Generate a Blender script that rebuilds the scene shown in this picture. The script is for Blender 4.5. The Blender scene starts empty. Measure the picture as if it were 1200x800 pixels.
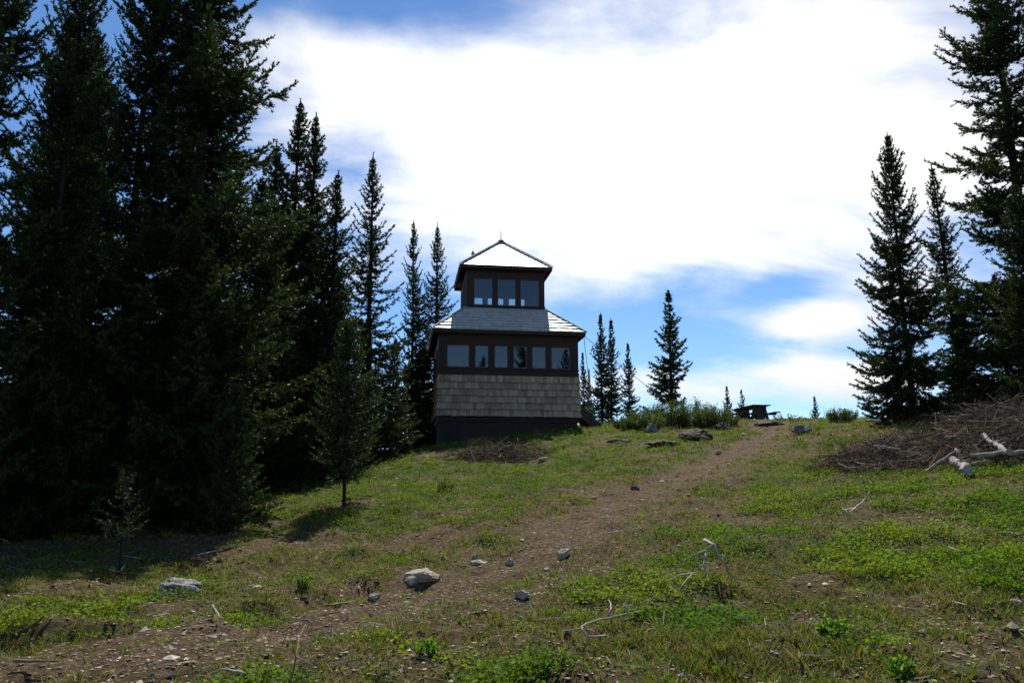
import bpy, math, random
import numpy as np
from mathutils import Vector, Matrix

rng = np.random.default_rng(7)
random.seed(7)
sc = bpy.context.scene
COL = sc.collection
R = math.radians

# ------------------------------------------------------------------ camera
F_PX, PITCH = 900.0, 11.0
cam = bpy.data.objects.new('camera', bpy.data.cameras.new('camera'))
COL.objects.link(cam)
cam.rotation_euler = (R(90 + PITCH), 0, 0)
cam.data.sensor_width = 36.0
cam.data.lens = 36.0 * F_PX / 1200.0
cam.data.clip_end = 6000
sc.camera = cam
CT, ST = math.cos(R(PITCH)), math.sin(R(PITCH))

def P(px, py, y):
    """world point seen at photo pixel (px,py) (1200x800) at world depth y; the camera is the origin"""
    u, v = (px - 600) / F_PX, (400 - py) / F_PX
    k = y / (CT - v * ST)
    return Vector((u * k, y, (ST + v * CT) * k))

# ------------------------------------------------------------------ noise
def _hash(ix, iy, seed):
    n = (ix.astype(np.int64) * 374761393 + iy.astype(np.int64) * 668265263 + seed * 974634533) & 0xFFFFFFFF
    n = ((n ^ (n >> 13)) * 1274126177) & 0xFFFFFFFF
    n = n ^ (n >> 16)
    return (n & 0xFFFF) / 65535.0

def vnoise(x, y, seed=0):
    ix, iy = np.floor(x), np.floor(y)
    fx, fy = x - ix, y - iy
    fx = fx * fx * fx * (fx * (fx * 6 - 15) + 10); fy = fy * fy * fy * (fy * (fy * 6 - 15) + 10)
    a, b = _hash(ix, iy, seed), _hash(ix + 1, iy, seed)
    c, d = _hash(ix, iy + 1, seed), _hash(ix + 1, iy + 1, seed)
    return (a * (1 - fx) + b * fx) * (1 - fy) + (c * (1 - fx) + d * fx) * fy

def fbm(x, y, oct=4, seed=0):
    s, a, t = 0, 1.0, 0
    for o in range(oct):
        s = s + a * vnoise(x + 17.3 * o, y - 9.1 * o, seed + o); t += a
        a *= 0.5; x = x * 2.03; y = y * 2.03
    return s / t

# ------------------------------------------------------------------ terrain
ctrl_px = [(0, 800, 4.6), (600, 800, 4.1), (1200, 800, 3.8), (300, 800, 4.3), (900, 800, 3.9),
           (0, 692, 7.2), (205, 690, 8.1), (140, 672, 9.2), (403, 592, 13.3), (300, 618, 12.2), (0, 635, 10.2),
           (120, 622, 12.5), (480, 668, 8.7), (620, 630, 9.9), (740, 575, 13.2), (830, 531, 19), (900, 506, 27),
           (514, 522, 26.4), (680, 503, 27.2), (600, 541, 20), (560, 566, 16.3), (460, 545, 20),
           (750, 503, 28.5), (800, 498, 31), (885, 492, 35.5), (955, 491, 34), (960, 499, 28), (1003, 491, 30),
           (1100, 556, 11), (1200, 600, 7.8), (950, 600, 9.6), (1200, 700, 5.2), (1000, 552, 12.6), (1210, 553, 10),
           (1050, 497, 20), (1210, 484, 17.5), (960, 530, 18)]
ctrl = [tuple(P(*c)) for c in ctrl_px]
ctrl += [(0, 0, -1.62), (-4, 0, -2.1), (4, 0, -1.25), (0, -8, -2.6), (-12, -6, -4.2), (12, -6, -1.4),
         (-14, 12, -2.6), (-18, 22, -2.3), (-9, 24, -0.5), (-12, 34, -0.9), (-5, 34, 1.5), (5, 42, 3.25), (13, 44, 3.2),
         (0, 48, 2.4), (14, 56, 1.5), (0, 62, 0), (-22, 45, -3), (24, 24, 2.2), (24, 40, 2.2), (18, 10, 0.9),
         (-22, 0, -5.5), (20, 0, 0.2), (30, 60, -0.5), (-30, 62, -7), (-34, 20, -7), (-32, -15, -9), (30, -15, -1.5), (0, -26, -5.5), (36, 20, 1.5)]
CX = np.array(ctrl)
def _tps_k(d2):
    return 0.5 * d2 * np.log(d2 + 1e-9)
_n = len(CX)
_d2 = ((CX[:, None, :2] - CX[None, :, :2]) ** 2).sum(-1)
_K = _tps_k(_d2) + np.eye(_n) * 0.6
_Pm = np.c_[np.ones(_n), CX[:, :2]]
_A = np.zeros((_n + 3, _n + 3)); _A[:_n, :_n] = _K; _A[:_n, _n:] = _Pm; _A[_n:, :_n] = _Pm.T
_w = np.linalg.solve(_A, np.r_[CX[:, 2], 0, 0, 0])

def smooth(a, b, x):
    t = np.clip((x - a) / (b - a), 0, 1); return t * t * (3 - 2 * t)

def base_h(x, y):
    x = np.asarray(x, float); y = np.asarray(y, float)
    z = _w[_n] + _w[_n + 1] * x + _w[_n + 2] * y
    for i in range(_n):
        z = z + _w[i] * _tps_k((x - CX[i, 0]) ** 2 + (y - CX[i, 1]) ** 2)
    return z

# the worn path (world polyline, found once by dropping the photo's path points on the hill)
def ray_ground(px, py, fn):
    ys = np.geomspace(2.5, 48, 900)
    u, v = (px - 600) / F_PX, (400 - py) / F_PX
    k = ys / (CT - v * ST)
    X, Z = u * k, (ST + v * CT) * k
    d = Z - fn(X, ys)
    idx = np.where(d < 0)[0]
    if len(idx) == 0:
        i = int(np.argmin(d)); return X[i], ys[i]
    i = max(idx[0], 1)
    t = d[i - 1] / (d[i - 1] - d[i])
    y = ys[i - 1] + t * (ys[i] - ys[i - 1]); k = y / (CT - v * ST)
    return u * k, y
PATH = np.array([ray_ground(*p, base_h) for p in [(-420, 778), (-120, 772), (60, 762), (250, 744), (400, 708), (500, 682), (600, 648), (680, 610),
                                                  (750, 576), (820, 547), (870, 524), (905, 508)]] + [(11.0, 34.0), (11.5, 39.0)])
PW = np.array([0.8, 0.8, 0.8, 0.75, 0.80, 0.85, 0.80, 0.72, 0.62, 0.52, 0.45, 0.42, 0.5, 0.5])

def path_d(x, y):
    """signed distance to the path's centre line over its half width (negative on the uphill-left side), clipped"""
    best = np.full(np.shape(x), 1e9); sgn = np.ones(np.shape(x))
    for i in range(len(PATH) - 1):
        a, b = PATH[i], PATH[i + 1]; ab = b - a
        t = np.clip(((x - a[0]) * ab[0] + (y - a[1]) * ab[1]) / (ab @ ab), 0, 1)
        dx, dy = x - a[0] - t * ab[0], y - a[1] - t * ab[1]
        d = np.sqrt(dx * dx + dy * dy) / (PW[i] + t * (PW[i + 1] - PW[i]))
        s = np.sign(ab[0] * dy - ab[1] * dx)
        m = d < best
        best = np.where(m, d, best); sgn = np.where(m, s, sgn)
    return best, sgn

def micro(x, y):
    r = np.hypot(x, y)
    fade = 1 / (1 + (r / 40) ** 2)
    d, s = path_d(x, y)
    w = (fbm(x * 1.3, y * 1.3, 3, 5) - 0.5) * 0.7
    edge = np.where(s > 0, smooth(1.10, 0.84, d + w * 0.5 + (fbm(x * 5, y * 5, 2, 8) - 0.5) * 0.35), smooth(1.9, 0.3, d + w))
    cut = -(0.045 + 0.10 * smooth(1.5, -1.0, x) * smooth(0.3, 0.6, fbm(x * 0.8 + 5, y * 0.8, 2, 9))) * edge
    hum = (fbm(x * 0.9, y * 0.9, 3, 11) - 0.5) * 0.20 + (fbm(x * 3.1, y * 3.1, 3, 23) - 0.5) * 0.15 + (fbm(x * 9, y * 9, 2, 31) - 0.5) * 0.05
    return (cut + hum * (1 - 0.25 * edge)) * fade

def far_shape(x, y, z):
    r = np.hypot(x, y - 15)
    t = smooth(45, 130, r)
    far = -14 - 0.26 * np.maximum(r - 60, 0) ** 0.9 + (fbm(x / 90, y / 90, 4, 77) - 0.5) * np.clip(r * 0.12, 0, 55)
    far = np.maximum(far, -150 + (fbm(x / 160, y / 160, 4, 78)) * 60)
    return z * (1 - t) + far * t

def H(x, y):
    x = np.asarray(x, float); y = np.asarray(y, float)
    z = base_h(np.clip(x, -60, 60), np.clip(y, -45, 85)) + micro(x, y)
    return far_shape(x, y, z)
def h1(x, y):
    return float(H(np.array([x]), np.array([y]))[0])
def G(px, py):
    x, y = ray_ground(px, py, H)
    return Vector((x, y, h1(x, y)))
def pxm(p):
    """metres per photo pixel at a point"""
    return (p.y * CT + p.z * ST) / F_PX

# ------------------------------------------------------------------ tagging helpers
def tag(o, label=None, cat=None, group=None, kind=None):
    if label: o['label'] = label
    if cat: o['category'] = cat
    if group: o['group'] = group
    if kind: o['kind'] = kind
    return o
def empty(name, loc, rz=0.0, label=None, cat=None, group=None):
    o = bpy.data.objects.new(name, None); COL.objects.link(o)
    o.location = loc; o.rotation_euler = (0, 0, rz); o.empty_display_size = 0.2
    return tag(o, label, cat, group)
def link_mesh(name, me, mat, parent=None):
    o = bpy.data.objects.new(name, me); COL.objects.link(o)
    if mat is not None and len(me.materials) == 0: me.materials.append(mat)
    if parent is not None: o.parent = parent
    return o
def np_mesh(name, V, faces, k, colattr=None, smooth_shade=False):
    """V (n,3); faces (m,k) with k corners each"""
    me = bpy.data.meshes.new(name)
    V = np.ascontiguousarray(V, np.float32); Fc = np.ascontiguousarray(faces, np.int32)
    me.vertices.add(len(V)); me.vertices.foreach_set('co', V.ravel())
    me.loops.add(Fc.size); me.loops.foreach_set('vertex_index', Fc.ravel())
    me.polygons.add(len(Fc)); me.polygons.foreach_set('loop_start', np.arange(0, Fc.size, k, dtype=np.int32))
    me.polygons.foreach_set('use_smooth', np.full(len(Fc), smooth_shade))
    me.update(calc_edges=True)
    if colattr is not None:
        for nm, arr in colattr.items():
            if arr.ndim == 1:
                a = me.attributes.new(nm, 'FLOAT', 'POINT'); a.data.foreach_set('value', np.ascontiguousarray(arr, np.float32))
            else:
                a = me.attributes.new(nm, 'FLOAT_COLOR', 'POINT')
                c4 = np.c_[arr, np.ones(len(arr))].astype(np.float32)
                a.data.foreach_set('color', c4.ravel())
    return me

class MB:
    """collects boxes, bars and tubes into ONE mesh"""
    def __init__(s): s.v, s.f, s.c = [], [], []
    def _add(s, pts, faces, val=0.5):
        o = len(s.v); s.v += [tuple(p) for p in pts]; s.c += [val] * len(pts)
        s.f += [[o + i for i in f] for f in faces]; return s
    def box(s, x0, x1, y0, y1, z0, z1, val=0.5):
        p = [(x0, y0, z0), (x1, y0, z0), (x1, y1, z0), (x0, y1, z0), (x0, y0, z1), (x1, y0, z1), (x1, y1, z1), (x0, y1, z1)]
        return s.hexa(p, val)
    def hexa(s, p, val=0.5):
        return s._add(p, [(3, 2, 1, 0), (4, 5, 6, 7), (0, 1, 5, 4), (1, 2, 6, 5), (2, 3, 7, 6), (3, 0, 4, 7)], val)
    def bar(s, a, b, w, h, up=(0, 0, 1), val=0.5):
        a, b = Vector(a), Vector(b); d = (b - a).normalized(); u = Vector(up)
        sd = d.cross(u).normalized() * (w / 2); u = sd.cross(d).normalized() * (h / 2)
        p = [a - sd - u, a + sd - u, b + sd - u, b - sd - u, a - sd + u, a + sd + u, b + sd + u, b - sd + u]
        return s.hexa(p, val)
    def tube(s, pts, rad, n=6, val=0.5, cap=True):
        pts = [Vector(p) for p in pts]; rings = []
        ref = Vector((0.31, 0.17, 0.93))
        for i, p in enumerate(pts):
            d = (pts[min(i + 1, len(pts) - 1)] - pts[max(i - 1, 0)]).normalized()
            a = d.cross(ref)
            if a.length < 1e-3: a = d.cross(Vector((1, 0, 0)))
            a.normalize(); b = d.cross(a)
            r = rad[i] if hasattr(rad, '__len__') else rad
            rings.append([p + (a * math.cos(2 * math.pi * k / n) + b * math.sin(2 * math.pi * k / n)) * r for k in range(n)])
        o = len(s.v)
        for rg in rings: s.v += [tuple(q) for q in rg]; s.c += [val] * n
        for i in range(len(pts) - 1):
            for k in range(n):
                s.f.append([o + i * n + k, o + i * n + (k + 1) % n, o + (i + 1) * n + (k + 1) % n, o + (i + 1) * n + k])
        if cap:
            s.f.append([o + k for k in range(n)][::-1]); s.f.append([o + (len(pts) - 1) * n + k for k in range(n)])
        return s
    def build(s, name, mat, parent=None, bevel=0.0, smooth_shade=False):
        me = bpy.data.meshes.new(name); me.from_pydata(s.v, [], s.f); me.update()
        a = me.attributes.new('tone', 'FLOAT', 'POINT'); a.data.foreach_set('value', np.array(s.c, np.float32))
        if smooth_shade: me.polygons.foreach_set('use_smooth', np.ones(len(me.polygons), bool))
        o = link_mesh(name, me, mat, parent)
        if bevel:
            m = o.modifiers.new('edge', 'BEVEL'); m.width = bevel; m.segments = 2; m.limit_method = 'ANGLE'
        return o

# ------------------------------------------------------------------ materials
def new_mat(name):
    m = bpy.data.materials.new(name); m.use_nodes = True
    nt = m.node_tree; nt.nodes.clear()
    return m, nt, nt.nodes.new('ShaderNodeOutputMaterial')
def N(nt, t, **kw):
    n = nt.nodes.new(t)
    for k, v in kw.items():
        if k in n.inputs: n.inputs[k].default_value = v
        else: setattr(n, k, v)
    return n
def L(nt, a, b): nt.links.new(a, b)
def ramp(nt, stops, fac=None):
    n = nt.nodes.new('ShaderNodeValToRGB'); el = n.color_ramp.elements
    el[0].position, el[0].color = stops[0][0], (*stops[0][1], 1)
    el[1].position, el[1].color = stops[1][0], (*stops[1][1], 1)
    for p, c in stops[2:]:
        e = el.new(p); e.color = (*c, 1)
    if fac is not None: L(nt, fac, n.inputs[0])
    return n
def mixc(nt, fac, a, b, mode='MIX'):
    n = nt.nodes.new('ShaderNodeMix'); n.data_type = 'RGBA'; n.blend_type = mode
    for s, v in ((n.inputs[0], fac), (n.inputs[6], a), (n.inputs[7], b)):
        if hasattr(v, 'links'): L(nt, v, s)
        elif isinstance(v, (int, float)): s.default_value = v
        else: s.default_value = (*v, 1)
    return n.outputs[2]
def math_n(nt, op, a, b=None, c=None, clamp=False):
    n = nt.nodes.new('ShaderNodeMath'); n.operation = op; n.use_clamp = clamp
    for i, v in enumerate((a, b, c)):
        if v is None: continue
        if hasattr(v, 'links'): L(nt, v, n.inputs[i])
        else: n.inputs[i].default_value = v
    return n.outputs[0]

def leaf_mat(name, gain=1.0, transl=0.35, spec=0.2, rough=0.6):
    """foliage: colour from the per-leaf attribute, light passing through thin blades"""
    m, nt, out = new_mat(name)
    at = N(nt, 'ShaderNodeAttribute', attribute_name='hue')
    p = N(nt, 'ShaderNodeBsdfPrincipled', Roughness=rough); p.inputs['Specular IOR Level'].default_value = spec
    t = N(nt, 'ShaderNodeBsdfTranslucent')
    col = mixc(nt, 1.0, at.outputs['Color'], (gain, gain, gain), 'MULTIPLY')
    tc = mixc(nt, 1.0, col, (1.25, 1.3, 0.6), 'MULTIPLY')
    L(nt, col, p.inputs['Base Color']); L(nt, tc, t.inputs['Color'])
    mx = N(nt, 'ShaderNodeMixShader'); mx.inputs[0].default_value = transl
    L(nt, p.outputs[0], mx.inputs[1]); L(nt, t.outputs[0], mx.inputs[2]); L(nt, mx.outputs[0], out.inputs[0])
    return m

def wood_mat(name, dark, light, rough=0.7, spec=0.3, stretch=(3, 3, 25), bump=0.25, tone_amt=0.6, scale=1.0):
    m, nt, out = new_mat(name)
    tc = N(nt, 'ShaderNodeTexCoord'); mp = N(nt, 'ShaderNodeMapping'); mp.inputs['Scale'].default_value = [s * scale for s in stretch]
    L(nt, tc.outputs['Object'], mp.inputs[0])
    nz = N(nt, 'ShaderNodeTexNoise', Scale=1.0, Detail=6.0, Roughness=0.65); L(nt, mp.outputs[0], nz.inputs[0])
    nz2 = N(nt, 'ShaderNodeTexNoise', Scale=1.7, Detail=4.0); L(nt, tc.outputs['Object'], nz2.inputs[0])
    at = N(nt, 'ShaderNodeAttribute', attribute_name='tone')
    f = math_n(nt, 'ADD', math_n(nt, 'MULTIPLY', nz.outputs[0], 0.55), math_n(nt, 'MULTIPLY', nz2.outputs[0], 0.35))
    f = math_n(nt, 'ADD', f, math_n(nt, 'MULTIPLY', math_n(nt, 'SUBTRACT', at.outputs['Fac'], 0.5), tone_amt), clamp=True)
    rp = ramp(nt, [(0.2, dark), (0.8, light)], f)
    p = N(nt, 'ShaderNodeBsdfPrincipled', Roughness=rough); p.inputs['Specular IOR Level'].default_value = spec
    L(nt, rp.outputs[0], p.inputs['Base Color'])
    b = N(nt, 'ShaderNodeBump', Strength=bump, Distance=0.01); L(nt, nz.outputs[0], b.inputs['Height']); L(nt, b.outputs[0], p.inputs['Normal'])
    L(nt, p.outputs[0], out.inputs[0])
    return m

M = {}
M['needles'] = leaf_mat('fir needles', transl=0.22, spec=0.25, rough=0.55)
M['leaves'] = leaf_mat('broad leaves', transl=0.45, spec=0.12, rough=0.6)
M['grass'] = leaf_mat('grass blades', transl=0.28, spec=0.2, rough=0.6)
M['bark'] = wood_mat('fir bark', (0.012, 0.009, 0.007), (0.055, 0.044, 0.036), 0.9, 0.1, (9, 9, 2), 0.6)
M['twig'] = wood_mat('dead twigs', (0.05, 0.035, 0.023), (0.31, 0.235, 0.16), 0.85, 0.15, (8, 8, 8), 0.3, 1.1)
M['greywood'] = wood_mat('bleached wood', (0.11, 0.095, 0.08), (0.50, 0.465, 0.41), 0.8, 0.2, (14, 14, 14), 0.4)
M['logwood'] = wood_mat('weathered log', (0.14, 0.115, 0.09), (0.52, 0.48, 0.42), 0.8, 0.2, (7, 7, 7), 0.5)
M['shingle_wall'] = wood_mat('weathered wall shingles', (0.25, 0.178, 0.115), (0.62, 0.47, 0.33), 0.75, 0.2, (14, 14, 1.6), 0.5, 0.5)
M['shingle_roof'] = wood_mat('silvered roof shingles', (0.42, 0.39, 0.345), (0.70, 0.665, 0.61), 0.42, 0.7, (14, 5, 5), 0.35, 0.35)
M['hip'] = wood_mat('hip cap shingles', (0.12, 0.11, 0.10), (0.34, 0.32, 0.29), 0.6, 0.4, (9, 9, 9), 0.3)
M['brown'] = wood_mat('dark brown stained boards', (0.026, 0.011, 0.007), (0.066, 0.029, 0.019), 0.6, 0.3, (4, 4, 18), 0.2)
M['stair'] = wood_mat('weathered brown stair boards', (0.045, 0.027, 0.02), (0.13, 0.085, 0.062), 0.7, 0.3, (6, 6, 6), 0.2)
M['soffit'] = wood_mat('soffit boards', (0.03, 0.018, 0.012), (0.07, 0.045, 0.03), 0.7, 0.2, (10, 10, 4), 0.2)
M['sash'] = wood_mat('grey window sash', (0.10, 0.10, 0.10), (0.2, 0.2, 0.2), 0.6, 0.3, (6, 6, 6), 0.1)
M['foundation'] = wood_mat('dark concrete foundation', (0.034, 0.029, 0.024), (0.08, 0.068, 0.056), 0.9, 0.15, (4, 4, 4), 0.4)
M['interior'] = wood_mat('dark interior boards', (0.04, 0.033, 0.028), (0.09, 0.075, 0.06), 0.85, 0.1, (4, 4, 14), 0.1)
M['table'] = wood_mat('dark table planks', (0.02, 0.013, 0.01), (0.055, 0.035, 0.027), 0.65, 0.3, (3, 20, 20), 0.3)
M['metal'] = wood_mat('dull metal', (0.10, 0.095, 0.09), (0.2, 0.19, 0.18), 0.5, 0.5, (5, 5, 5), 0.1)

m, nt, out = new_mat('window glass'); M['glass'] = m
tr = N(nt, 'ShaderNodeBsdfTransparent'); tr.inputs[0].default_value = (0.50, 0.64, 0.72, 1)
gl = N(nt, 'ShaderNodeBsdfGlossy', Roughness=0.02); gl.inputs[0].default_value = (1, 1, 1, 1)
fr = N(nt, 'ShaderNodeFresnel', IOR=1.52)
fa = math_n(nt, 'ADD', math_n(nt, 'MULTIPLY', fr.outputs[0], 1.0), 0.05, clamp=True)
mx = N(nt, 'ShaderNodeMixShader'); L(nt, fa, mx.inputs[0]); L(nt, tr.outputs[0], mx.inputs[1]); L(nt, gl.outputs[0], mx.inputs[2]); L(nt, mx.outputs[0], out.inputs[0])

def rock_mat(name, dark, light, lichen=0.5):
    m, nt, out = new_mat(name)
    tc = N(nt, 'ShaderNodeTexCoord')
    n1 = N(nt, 'ShaderNodeTexNoise', Scale=7.0, Detail=8.0, Roughness=0.7); L(nt, tc.outputs['Object'], n1.inputs[0])
    n2 = N(nt, 'ShaderNodeTexNoise', Scale=26.0, Detail=5.0, Roughness=0.7); L(nt, tc.outputs['Object'], n2.inputs[0])
    v = N(nt, 'ShaderNodeTexVoronoi', Scale=9.0); L(nt, tc.outputs['Object'], v.inputs[0])
    rp = ramp(nt, [(0.3, dark), (0.7, light)], n1.outputs[0])
    lm = math_n(nt, 'MULTIPLY', ramp(nt, [(0.52, (0, 0, 0)), (0.62, (1, 1, 1))], n2.outputs[0]).outputs[0], lichen)
    c = mixc(nt, lm, rp.outputs[0], (0.42, 0.42, 0.36))
    p = N(nt, 'ShaderNodeBsdfPrincipled', Roughness=0.9); p.inputs['Specular IOR Level'].default_value = 0.2
    L(nt, c, p.inputs['Base Color'])
    hh = math_n(nt, 'ADD', n1.outputs[0], math_n(nt, 'MULTIPLY', n2.outputs[0], 0.5))
    b = N(nt, 'ShaderNodeBump', Strength=0.7, Distance=0.02); L(nt, hh, b.inputs['Height']); L(nt, b.outputs[0], p.inputs['Normal'])
    L(nt, p.outputs[0], out.inputs[0])
    return m
M['rock_grey'] = rock_mat('lichen grey rock', (0.07, 0.07, 0.065), (0.24, 0.24, 0.225), 0.75)
M['rock_pale'] = rock_mat('pale rock', (0.17, 0.14, 0.105), (0.44, 0.385, 0.31), 0.25)
M['rock_dark'] = rock_mat('dark rock', (0.028, 0.021, 0.015), (0.10, 0.08, 0.06), 0.2)

m, nt, out = new_mat('gravel chips'); M['gravel'] = m
at = N(nt, 'ShaderNodeAttribute', attribute_name='hue')
p = N(nt, 'ShaderNodeBsdfPrincipled', Roughness=0.85); L(nt, at.outputs['Color'], p.inputs['Base Color']); L(nt, p.outputs[0], out.inputs[0])

# ground: bare brown soil with duff, chips and moss; the cover mask says where low growth mats the soil
m, nt, out = new_mat('hill soil'); M['ground'] = m
tc = N(nt, 'ShaderNodeTexCoord')
a_d = N(nt, 'ShaderNodeAttribute', attribute_name='bare'); a_g = N(nt, 'ShaderNodeAttribute', attribute_name='lush')
n1 = N(nt, 'ShaderNodeTexNoise', Scale=2.2, Detail=8.0, Roughness=0.7); L(nt, tc.outputs['Object'], n1.inputs[0])
n2 = N(nt, 'ShaderNodeTexNoise', Scale=19.0, Detail=7.0, Roughness=0.75); L(nt, tc.outputs['Object'], n2.inputs[0])
n3 = N(nt, 'ShaderNodeTexNoise', Scale=70.0, Detail=3.0, Roughness=0.7); L(nt, tc.outputs['Object'], n3.inputs[0])
soil = ramp(nt, [(0.34, (0.032, 0.022, 0.013)), (0.52, (0.115, 0.076, 0.041)), (0.68, (0.25, 0.182, 0.108))], n2.outputs[0])
duff = ramp(nt, [(0.34, (0.022, 0.018, 0.006)), (0.52, (0.090, 0.078, 0.022)), (0.68, (0.23, 0.19, 0.075))], n2.outputs[0])
moss = ramp(nt, [(0.3, (0.022, 0.035, 0.010)), (0.6, (0.06, 0.085, 0.02)), (0.8, (0.10, 0.12, 0.035))], n2.outputs[0])
c = mixc(nt, a_d.outputs['Fac'], duff.outputs[0], soil.outputs[0])
c = mixc(nt, math_n(nt, 'MULTIPLY', a_g.outputs['Fac'], math_n(nt, 'ADD', n1.outputs[0], 0.25, clamp=True), clamp=True), c, moss.outputs[0])
chips = ramp(nt, [(0.66, (0, 0, 0)), (0.70, (1, 1, 1))], n3.outputs[0])
c = mixc(nt, math_n(nt, 'MULTIPLY', chips.outputs[0], math_n(nt, 'MULTIPLY', a_d.outputs['Fac'], 0.8)), c, (0.36, 0.31, 0.25))
p = N(nt, 'ShaderNodeBsdfPrincipled', Roughness=0.95); p.inputs['Specular IOR Level'].default_value = 0.1
L(nt, c, p.inputs['Base Color'])
hh = math_n(nt, 'ADD', n2.outputs[0], math_n(nt, 'MULTIPLY', n3.outputs[0], 0.4))
b = N(nt, 'ShaderNodeBump', Strength=1.0, Distance=0.05); L(nt, hh, b.inputs['Height']); L(nt, b.outputs[0], p.inputs['Normal'])
L(nt, p.outputs[0], out.inputs[0])

# ------------------------------------------------------------------ ground sheet
def axis(lo, hi, step, far, g=1.045):
    c = list(np.arange(lo, hi, step)); s = step; x = c[-1]; up = []
    while x < far: s *= g; x += s; up.append(x)
    s = step; x = lo; dn = []
    while x > -far: s *= g; x -= s; dn.append(x)
    return np.array(dn[::-1] + c + up)
gx, gy = axis(-7, 8, 0.065, 2600), axis(2.5, 14, 0.065, 2600)
XX, YY = np.meshgrid(gx, gy); X, Y = XX.ravel(), YY.ravel()

def lobes(x, y, L_):
    s = np.zeros(np.shape(x))
    for cx, cy, rx, ry, a in L_:
        s = s + a * np.exp(-((x - cx) / rx) ** 2 - ((y - cy) / ry) ** 2)
    return s
_g = [G(*p) for p in [(1080, 590), (980, 570), (470, 560), (560, 562), (430, 590), (700, 530), (1180, 640), (660, 512), (880, 520), (1000, 650)]]
LUSH = [(_g[0].x, _g[0].y, 2.2, 2.0, 0.7), (_g[1].x, _g[1].y, 1.6, 3.0, 0.5), (_g[2].x, _g[2].y, 2.4, 3.6, 1.0), (_g[3].x, _g[3].y, 1.8, 3.2, 0.9),
        (_g[4].x, _g[4].y, 1.0, 1.6, 0.9), (_g[5].x, _g[5].y, 2.6, 4.0, 0.30), (_g[6].x, _g[6].y, 1.5, 1.3, 0.5), (_g[7].x, _g[7].y, 4.5, 2.5, 0.55),
        (_g[8].x, _g[8].y, 2.5, 4.0, 0.20), (_g[9].x, _g[9].y, 0.8, 1.0, 0.35)]
def bare_mask(x, y):
    d, s = path_d(x, y)
    w = (fbm(x * 1.1, y * 1.1, 4, 3) - 0.5)
    core = smooth(1.30, 0.50, d + w * 1.9)
    skirt = smooth(3.4, 0.8, d + w * 3.0) * 0.72 * (s < 0)
    spots = np.maximum(smooth(0.58, 0.70, fbm(x * 0.75 + 9, y * 0.75, 4, 41)), smooth(0.55, 0.68, fbm(x * 2.6 + 3, y * 2.6, 3, 47)) * 0.8) * 0.8
    return np.clip(np.maximum(np.maximum(core, skirt), spots), 0, 1)
def lush_mask(x, y):
    n = fbm(x * 1.6, y * 1.6, 4, 55)
    v = lobes(x, y, LUSH) * 1.1 + (n - 0.5) * 2.6 + 0.03
    return np.clip(v, 0, 1) * (1 - 0.9 * smooth(0.35, 0.8, bare_mask(x, y)))

Z = H(X, Y)
nx, ny = len(gx), len(gy)
ii = (np.arange(ny - 1)[:, None] * nx + np.arange(nx - 1)[None, :]).ravel()
quads = np.c_[ii, ii + 1, ii + nx + 1, ii + nx]
me = np_mesh('ground', np.c_[X, Y, Z], quads, 4, {'bare': bare_mask(X, Y), 'lush': lush_mask(X, Y)}, True)
ground = link_mesh('ground', me, M['ground']); tag(ground, kind='structure')

# ------------------------------------------------------------------ ground cover (uncountable)
def jitter_col(base, n, hv=0.25, vv=0.35):
    base = np.asarray(base); c = np.tile(base, (n, 1)) if base.ndim == 1 else base.copy()
    c = c * (1 + rng.uniform(-vv, vv, (n, 1))) * (1 + rng.uniform(-hv, hv, (n, 3)) * np.array([1, 0.5, 0.7]))
    return np.clip(c, 0.002, 0.9)

def scatter(n, y0=2.6, y1=42, power=1.25):
    """points over the slope, thinning with distance"""
    u = rng.uniform(0, 1, n); a = 1 - power
    y = (y0 ** a + u * (y1 ** a - y0 ** a)) ** (1 / a)
    half = 0.78 * y + 2.2
    x = rng.uniform(-1, 1, n) * half
    return x, y

def inside_tower(x, y):
    c, s = math.cos(TROT), math.sin(TROT); dx, dy = x - TC[0], y - TC[1]
    return (np.abs(dx * c + dy * s) < 2.6) & (np.abs(-dx * s + dy * c) < 2.55)
TROT = R(8.0); TC = (-0.44, 29.33)

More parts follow.
